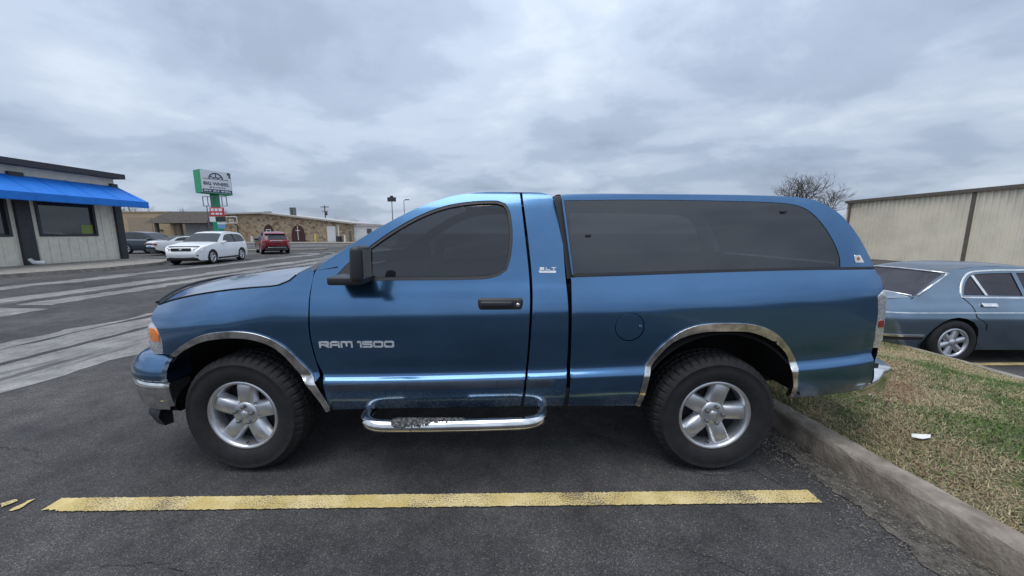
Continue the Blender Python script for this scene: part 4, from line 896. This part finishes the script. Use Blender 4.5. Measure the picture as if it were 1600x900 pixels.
for q in np.arange(y0 + .9, y1, 1.15): mb = MB(); mb.tube([(X + .04, q, 4.145), (xo, q + .02, 3.305), (xo + .004, q + .02, 2.985)], .012, 5); mb.build('seam', 'awning_blue', aw)
mb = MB()
for q in (7, 9.5, 12, 14.5, 17, 19.5, 20.9): mb.tube([(X + .02, q, 3.05), (xo - .03, q, 3.05)], .02, 6); mb.tube([(X + .02, q, 4.07), (xo - .03, q, 3.24)], .02, 6)
mb.build('awning_frame', 'grey_metal', sb)
mb = MB(); mb.tube([(X + .3, 16.35, .42), (X + .42, 16.4, .26), (X + .75, 16.5, .24)], [.07, .09, .10], 10); mb.build('downspout', 'white_paint', sb, True)
# pavement in front of the shop
mb = MB(); mb.prism([(-24, -2, 0), (-18.9, -2, 0), (-18.0, 12.5, 0), (-17.2, 15.5, 0), (-17.6, 18.2, 0), (-19.0, 20.2, 0), (-24, 21.5, 0)], (0, 0, .14)); mb.build('sidewalk', 'concrete', kind='structure')
mb = MB(); mb.prism([(-27.5, 30.0, 0), (-17.4, 33.6, 0), (-17.4, 34.6, 0), (-27.5, 32.2, 0)], (0, 0, .13)); mb.build('traffic_island', 'concrete', kind='structure')
mb = MB(); mb.prism([(-50, 55, 0), (-8, 55, 0), (-8, 61.7, 0), (-50, 61.7, 0)], (0, 0, .12)); mb.build('sidewalk', 'concrete', kind='structure')
# ribbed metal hall on the right
X = 26.0; hz = 3.9; hb = building('metal_hall', 'beige ribbed metal warehouse with brown trim behind the classic saloon', (X + 6, 15, -.28))
V = []; ys = []; y = -6.0
while y < 28.5:
    for d, o in ((0, 0), (.18, 0), (.205, .075), (.28, .075)): ys.append((y + d, o))
    y += .305
V = [(X - o, q, z) for q, o in ys for z in (-.28, hz)]
obj('ribbed_wall', V, [(2*i, 2*i + 1, 2*i + 3, 2*i + 2) for i in range(len(ys) - 1)], 'metal_siding', hb)
mb = MB(); mb.box(X + .05, X + 14, 28.3, 28.5, -.28, hz); mb.box(X + .05, X + 14, -6, -5.8, -.28, hz); mb.box(X + 13.8, X + 14, -5.8, 28.3, -.28, hz); mb.build('wall', 'metal_siding', hb)
for q in (28.45, 20.9, 13.4, 5.9): mb = MB(); mb.box(X - .12, X + .04, q - .085, q + .085, -.28, hz - .02); mb.build('downpipe', 'brown_trim', hb)
mb = MB(); mb.box(X - .22, X + .03, -6.2, 28.8, hz - .06, hz + .14); mb.build('eave_gutter', 'brown_trim', hb)
mb = MB(); mb.prism([(X - .1, -6.2, hz + .141), (X + 7, -6.2, hz + .75), (X + 14.2, -6.2, hz + .141)], (0, 35, 0)); mb.build('roof', 'roof_edge', hb)
# tan workshop and the canopy with brown shingles
tb = building('tan_workshop', 'tan block workshop with a roller door left of the brown canopy', (-58, 62, 0))
mb = MB(); mb.box(-76, -50.5, 55, 68, 0, 4.6); mb.box(-76, -50.4, 54.9, 55.1, 4.6, 4.75); mb.build('wall', 'tan_wall', tb)
mb = MB(); mb.box(-57.2, -53.6, 54.93, 54.99, 0, 3.9); mb.build('roller_door', 'tan_door', tb); mb = MB(); mb.box(-59.4, -58.6, 54.94, 54.99, 0, 2.4); mb.build('side_door', 'tan_door', tb)
mb = MB(); mb.box(-52.6, -52.1, 54.85, 54.99, 1.9, 2.1); mb.build('wall_lamp', 'dark_trim', tb)
cn = building('brown_canopy', 'brown shingled canopy roof between the tan workshop and the stone church', (-47, 56, 0))
mb = MB(); mb.add([(-51.0, 51, 2.95), (-42.2, 51, 2.95), (-44.6, 56, 2.95), (-51.0, 56, 2.95), (-48.8, 52.6, 4.6), (-42.6, 52.6, 4.6), (-44.5, 55, 4.6), (-48.8, 55, 4.6)], [(0, 1, 5, 4), (1, 2, 6, 5), (3, 0, 4, 7), (4, 5, 6, 7), (2, 3, 7, 6), (3, 2, 1, 0)]); mb.build('roof', 'brown_roof', cn)
for x in (-49.9, -46.6, -42.7): mb = MB(); mb.box(x - (.75 if x < -50 else .15), x + .15, 51.6, 52.0, 0, 2.94); mb.build('post', 'brown_trim', cn)
mb = MB(); mb.box(-49.2, -44.8, 55.5, 55.7, 0, 2.94); mb.build('back_wall', 'white_wall', cn)
# stone church: low gable front
st = building('stone_church', 'low stone church with pointed maroon doors and a shallow gable', (-36, 66, 0))
Y = 62.0
def gx_(u): return (u - 800) / FPX * (Y * math.cos(PITCH) + .1)
pr = [(gx_(340), 0), (gx_(552), 0), (gx_(552), 3.05), (gx_(415), 4.78), (gx_(340), 4.55)]
mb = MB(); mb.prism([(x, Y, z) for x, z in pr], (0, 12, 0)); mb.build('wall', 'stone', st)
mb = MB(); mb.prism([(gx_(338), Y - .5, 4.56), (gx_(415), Y - .5, 4.79), (gx_(556), Y - .5, 3.03), (gx_(556), Y - .5, 3.28), (gx_(415), Y - .5, 5.04), (gx_(338), Y - .5, 4.8)], (0, 13, 0)); mb.build('roof', 'roof_edge', st)
for u, hw, hgt in ((421, .9, 2.95), (466.5, 1.15, 2.85)):
    x = gx_(u); pts = [(x - hw, .12)] + [(x - hw * math.cos(t)**.8, .9 + (hgt - .9) * math.sin(t)) for t in np.linspace(.05, 1.5, 8)] + [(x, hgt + .1)] + [(x + hw * math.cos(t)**.8, .9 + (hgt - .9) * math.sin(t)) for t in np.linspace(1.5, .05, 8)] + [(x + hw, .12)]
    mb = MB(); mb.prism([(a, Y - .06, b_) for a, b_ in pts], (0, .055, 0)); dd = mb.build('arched_door', 'door_maroon', st)
    mb = MB()
    if u < 430: mb.box(x - .4, x + .4, Y - .1, Y - .065, 1.25, 2.2); mb.build('frame', 'white_wall', dd); mb = MB(); mb.box(x - .29, x + .29, Y - .12, Y - .101, 1.36, 2.08); mb.build('pane', 'window_dark', dd)
    else: mb.box(x - .05, x + .05, Y - .1, Y - .065, .4, 2.75); mb.box(x - .36, x + .36, Y - .098, Y - .067, 1.95, 2.07); mb.build('cross', 'white_wall', dd)
mb = MB(); mb.box(gx_(512), gx_(525), Y - .08, Y - .005, .12, 2.72); mb.build('garage_door', 'white_wall', st)
mb = MB(); mb.box(gx_(529), gx_(531), Y - .08, Y - .005, .12, 2.9); mb.build('downpipe', 'white_wall', st)
mb = MB(); mb.box(gx_(546), gx_(549), Y - .1, Y - .005, .12, 1.9); mb.build('side_door', 'brown_trim', st)
mb = MB(); mb.box(gx_(552), gx_(600), Y + .3, Y + 8, 0, 2.75); mb.build('annex_wall', 'white_wall', st); mb = MB(); mb.box(gx_(551), gx_(601), Y + .05, Y + 8.3, 2.75, 2.95); mb.build('annex_roof', 'roof_edge', st)
mb = MB(); mb.box(gx_(573), gx_(580), Y + .2, Y + .29, 1.5, 2.3); mb.build('window', 'window_dark', st)
for u in (402.5, 441, 446): mb = MB(); mb.box(gx_(u) - .5 if u < 410 else gx_(u) - .16, gx_(u) + (.5 if u < 410 else .16), Y + 3, Y + 3.5, 4.6, 5.3 if u < 410 else 6.0); mb.build('roof_vent', 'grey_metal', st)
mb = MB(); mb.box(gx_(529), gx_(535), Y - 1.0, Y - .3, .12, 1.05); tag(mb.build('waste_bin', 'dark_trim'), 'dark waste bin beside the white garage door of the church', 'bin')
for u, lab in ((493.5, 'yellow bollard between the cross door and the white garage door'), ):
    mb = MB(); mb.lathe([(0, 1.25), (.10, 1.22), (.14, 1.1), (.14, 0)], 12); V = [(gx_(u)*.97 + x, Y - 2 + z, y + .1) for x, y, z in mb.V]; tag(obj('bollard', V, mb.F, 'yellow_post', smooth=True), lab, 'bollard')
x = gx_(545); mb = MB(); mb.tube([(x, Y - 1.5, .1), (x, Y - 1.5, 1.0)], [.16, .12], 10); mb.tube([(x, Y - 1.5, 1.0), (x, Y - 1.5, 1.35)], [.1, .06], 8); tag(mb.build('marker_post', 'white_wall'), 'short white post near the right end of the church', 'post')
x = gx_(400); mb = MB(); mb.tube([(x, Y - 1.0, .1), (x, Y - 1.0, 1.1)], [.22, .16], 10); tag(mb.build('stone_urn', 'white_wall'), 'pale urn standing left of the church door behind the red crossover', 'urn')
# pole sign
SY = 40.0; sg = tag(empty('pole_sign', (-32.3, SY, 0)), 'tall green pole sign with white panel reading BIG WHEEL', 'sign')
def sp_(u, v, Y=SY): return at(u, v, Y)
mb = MB(); pc = sp_(336, 330)[0]; pc = -33.4; mb.box(pc - .3, pc + .3, SY + 1.6, SY + 2.2, 0, 6.3); mb.build('pole', 'sign_green', sg)
a0, a1 = sp_(313, 264), sp_(360, 272); c0, c1 = sp_(314, 300), sp_(360.5, 304)
# cabinet turned a little: its left flank shows green
W0 = at(313, 282, SY)[:2]; W1 = W0 + 2.85 * np.array((.5, .866))
zt0, zt1 = 8.30, 8.22; zb0, zb1 = 5.9, 5.8
dv = (W1 - W0) / np.linalg.norm(W1 - W0); nrm = np.array((dv[1], -dv[0])); bk_ = -nrm * 1.5
mb = MB(); mb.prism([(*W0, zb0), (*W1, zb1), (*W1, zt1), (*W0, zt0)], (*bk_, 0)); cab = mb.build('cabinet', 'sign_green', sg)
def face(nm, s0, s1, t0, t1, m_, proud, parent=sg):
    """panel on the sign front: s along the width, t up the height, both 0..1"""
    w_ = W1 - W0; o_ = nrm * proud; f = lambda s, t: (*(W0 + w_*s + o_), zb0 + (zt0 - zb0) * t)
    mb = MB(); mb.prism([f(s0, t0), f(s1, t0), f(s1, t1), f(s0, t1)], (*(-nrm * .02), 0)); return mb.build(nm, m_, parent)
fp = face('sign_face', .015, .985, .02, .985, 'sign_white', .03)
def text_on(nm, txt, s, t, size, m_, parent, wide=1.0, P0=None, w_=None, zb_=None, H_=None, nr=None, proud=.045):
    cu = bpy.data.curves.new(nm, 'FONT'); cu.body = txt; cu.size = 1; cu.align_x = 'CENTER'; cu.align_y = 'CENTER'; cu.extrude = .01; cu.offset = .015
    to = bpy.data.objects.new(nm, cu); COL.objects.link(to); dg = bpy.context.evaluated_depsgraph_get(); me = bpy.data.meshes.new_from_object(to.evaluated_get(dg))
    V = np.array([v.co[:] for v in me.vertices]); F = [tuple(p.vertices) for p in me.polygons]; bpy.data.objects.remove(to)
    V[:, 0] -= (V[:, 0].max() + V[:, 0].min()) / 2; V[:, 1] -= (V[:, 1].max() + V[:, 1].min()) / 2
    P0 = W0 if P0 is None else P0; w_ = (W1 - W0) if w_ is None else w_; nr = nrm if nr is None else nr; zb_ = zb0 if zb_ is None else zb_; H_ = (zt0 - zb0) if H_ is None else H_
    d = w_ / np.linalg.norm(w_); c_ = P0 + w_*s + nr*proud
    out = np.c_[c_[0] + d[0]*V[:, 0]*size*wide + nr[0]*V[:, 2], c_[1] + d[1]*V[:, 0]*size*wide + nr[1]*V[:, 2], zb_ + H_*t + V[:, 1]*size]
    return obj(nm, out, F, m_, parent)
text_on('lettering', 'BIG WHEEL', .50, .42, .47, 'sign_navy', fp, 1.0); text_on('lettering', 'M O T O R S', .52, .255, .2, 'sign_navy', fp, 1.3)
face('lower_band', .03, .985, .03, .17, 'sign_navy', .034, fp); face('corner_block', .87, .975, .72, .96, 'sign_navy', .034, fp); face('corner_notch', .875, .92, .725, .86, 'sign_white', .04, fp)
[face('print_line', a_, b_, .075, .125, 'sign_white', .04, fp) for a_, b_ in ((.07, .2), (.22, .30), (.36, .47), (.5, .56), (.62, .72), (.74, .86), (.88, .94))]
mb = MB(); w_ = W1 - W0; o_ = nrm * .04; cs_, ct_ = .49, .66
def em(s, z): return (*(W0 + w_*s + o_), z)
zc = zb0 + (zt0 - zb0) * .63; Ls = np.linalg.norm(w_)
arc = lambda r_, n=14: [em(cs_ + r_*math.cos(t)/Ls, zc + r_*math.sin(t)) for t in np.linspace(0, math.pi, n)]
mb.tube(arc(.62), .06, 5); mb.tube(arc(.2), .05, 5)
for t in (.5, 1.57, 2.64): mb.tube([em(cs_ + .2*math.cos(t)/Ls, zc + .2*math.sin(t)), em(cs_ + .6*math.cos(t)/Ls, zc + .6*math.sin(t))], .04, 5)
mb.tube([em(cs_ - 1.15/Ls, zc), em(cs_ + 1.15/Ls, zc)], .025, 5); mb.build('wheel_emblem', 'sign_navy', fp)
mb = MB(); q0, q1 = sp_(316, 304)[0], sp_(353, 304)[0]
for x in np.linspace(q0, q1, 6): mb.box(x - .03, x + .03, SY - .03, SY + .03, 4.45, 5.45)
mb.box(q0, q1, SY - .028, SY + .028, 5.42, 5.48); mb.box(q0, q1, SY - .028, SY + .028, 4.42, 4.48); mb.box(q0 + .3, q0 + .36, SY - .03, SY + .03, 1.8, 4.45); mb.build('empty_frame', 'grey_metal', sg)
def board(nm, u0, v0, u1, v1, m_, Yb, txt=(), tm='sign_white'):
    a, b_ = sp_(u0, v0, Yb), sp_(u1, v1, Yb); mb = MB(); mb.box(a[0], b_[0], Yb, Yb + .12, b_[2], a[2]); o = mb.build(nm, m_, sg)
    for i, tt in enumerate(txt): text_on('lettering', tt, .5, 1 - (i + .5) / len(txt), (a[2] - b_[2]) / len(txt) * .8, tm, o, 1.0, np.array((a[0], Yb)), np.array((b_[0] - a[0], 0)), b_[2], a[2] - b_[2], np.array((0, -1.)), .01)
    return o
board('red_board', 327, 324, 350, 338, 'sign_red', SY - .2)
for r0, v0, v1 in (((329, 334), 325.5, 330), ((335, 340), 325.5, 330), ((341, 347), 325.5, 330), ((330, 335), 332.5, 335.5), ((336.5, 342), 332.5, 335.5), ((343, 347), 332.5, 335.5)): board('print_line', r0[0], v0, r0[1], v1, 'sign_white', SY - .23)
board('small_board', 328, 339, 352, 346, 'dark_trim', SY - .15); board('small_board', 327, 338.5, 337, 346.5, 'sign_white', SY - .2); board('small_board', 339, 347, 352, 350.5, 'sign_white', SY - .1); board('blue_board', 340, 351, 352, 357, 'sign_sky', SY - .1)
# basketball hoop frame by the church
hp = tag(empty('basketball_hoop', (gx_(361) * .8, 50, 0)), 'white framed basketball backboard in front of the stone wall', 'hoop'); mb = MB(); xh = hp.location.x
for a, b_ in (((-.75, 2.9), (.75, 2.9)), ((-.75, 2.9), (-.75, 3.75)), ((.75, 2.9), (.75, 3.75)), ((-.75, 3.75), (.75, 3.75)), ((-.25, 3.0), (.25, 3.0)), ((-.25, 3.35), (.25, 3.35)), ((-.25, 3.0), (-.25, 3.35)), ((.25, 3.0), (.25, 3.35))): mb.tube([(xh + a[0], 50, a[1]), (xh + b_[0], 50, b_[1])], .05, 5)
mb.build('backboard', 'white_wall', hp); mb = MB(); mb.tube([(xh + .3, 50.6, 0), (xh + .3, 50.6, 2.6), (xh, 50.1, 3.0)], .08, 6); mb.build('stand', 'dark_trim', hp)
# poles on the skyline
def pole(name, u, vtop, Y, r_, label, cat, head=None):
    p = at(u, vtop, Y); o = tag(empty(name, (p[0], Y, 0)), label, cat); mb = MB(); mb.tube([(p[0], Y, 0), (p[0], Y, p[2])], [r_, r_*.7], 8); mb.build('pole', 'grey_metal' if head else 'bark', o)
    mb = MB(); z = p[2]
    if head == 'flood':
        for d in (-.55, .0, .55): mb.box(p[0] + d - .28, p[0] + d + .28, Y - .2, Y + .2, z - .5, z + .35 + .3*(d == 0), bev=.05)
        mb.build('lamp_head', 'dark_trim', o)
    elif head == 'cobra': mb.tube([(p[0], Y, z), (p[0] + .9, Y, z + .15)], .06, 6); mb.box(p[0] + .3, p[0] + 1.3, Y - .2, Y + .2, z + .05, z + .25, bev=.05); mb.build('lamp_head', 'dark_trim', o)
    else:
        mb.box(p[0] - 1.1, p[0] + 1.1, Y - .08, Y + .08, z - .5, z - .3); mb.box(p[0] - .8, p[0] + .8, Y - .08, Y + .08, z - 1.6, z - 1.45); mb.tube([(p[0] + .35, Y, z - 2.6), (p[0] + .35, Y, z - 1.7)], .28, 8); mb.build('crossarm', 'bark', o)
pole('floodlight_pole', 612, 311, 75, .11, 'thin pole with a cluster of dark floodlights on the skyline', 'light pole', 'flood')
pole('street_lamp', 631, 313, 90, .10, 'slim street lamp with one curved arm on the skyline', 'street lamp', 'cobra')
pole('utility_pole', 507, 321, 100, .18, 'wooden utility pole with crossarms behind the church roof', 'utility pole')
# bare winter trees
def bare_tree(name, loc, H_, spread, depth, seed, label, material='bark', trunk=.22, group=None):
    rd = random.Random(seed); o = tag(empty(name, loc), label, 'tree', group); tr = MB(); cw = MB(); B = Vector(loc)
    def grow(p, d, l, r_, k):
        q = p; pts = [p[:]]; rs = [r_]; n = 3 if k < 3 else 2
        for i in range(n):
            d = (d + Vector((rd.gauss(0, .13), rd.gauss(0, .13), rd.gauss(.05, .1)))).normalized(); q = q + d * l / n; pts.append(q[:]); rs.append(r_ * (1 - .35*(i + 1)/n))
        (tr if k < 2 else cw).tube(pts, rs, 6 if k < 2 else 3, cap=False)
        if k >= depth: return
        for i in range(rd.choice((2, 3, 3)) if k else 5):
            a = rd.uniform(0, 6.28); s = rd.uniform(.35, .85) * spread
            ax = d.orthogonal().normalized(); ax.rotate(Matrix.Rotation(a, 3, d)); nd = (d + ax * s).normalized()
            t = rd.uniform(.55, 1) if i else 1; pp = Vector(pts[-1]) if t > .8 else Vector(pts[-2])
            grow(pp, nd, l * rd.uniform(.66, .86), max(r_ * .62 * rd.uniform(.8, 1.1), .007), k + 1)
    grow(B, Vector((0, 0, 1)), H_ * .27, trunk, 0)
    tr.build('trunk', material, o, True); cw.build('crown', material, o); return o
bare_tree('bare_tree', (22.2, 28.0, 0), 6.6, 1.15, 7, 9, 'large bare spreading tree beside the metal warehouse')
i = 0
for u, Yt, h_, lab in ((203, 75, 10.2, 'bare pale tree rising just past the blue awning'), (222, 78, 9.6, 'second bare pale tree right of the blue awning corner'), (290, 85, 7.6, 'bare tree behind the brown canopy roof'), (366, 80, 7.6, 'bare tree behind the church left of its gable'), (522, 95, 6.8, 'bare tree just right of the utility pole'), (545, 100, 6.2, 'small bare tree above the church right roof end'), (560, 105, 6.0, 'small bare tree above the white church annex')):
    p = at(u, 360, Yt); bare_tree('bare_tree', (p[0], Yt, 0), h_, .75, 5, 40 + i, lab, 'pale_bark', .16, 'bare trees on the skyline'); i += 1

# ------------------------------------------------------------------ render settings
S.render.engine = 'CYCLES'
S.cycles.max_bounces = 8; S.cycles.use_denoising = True
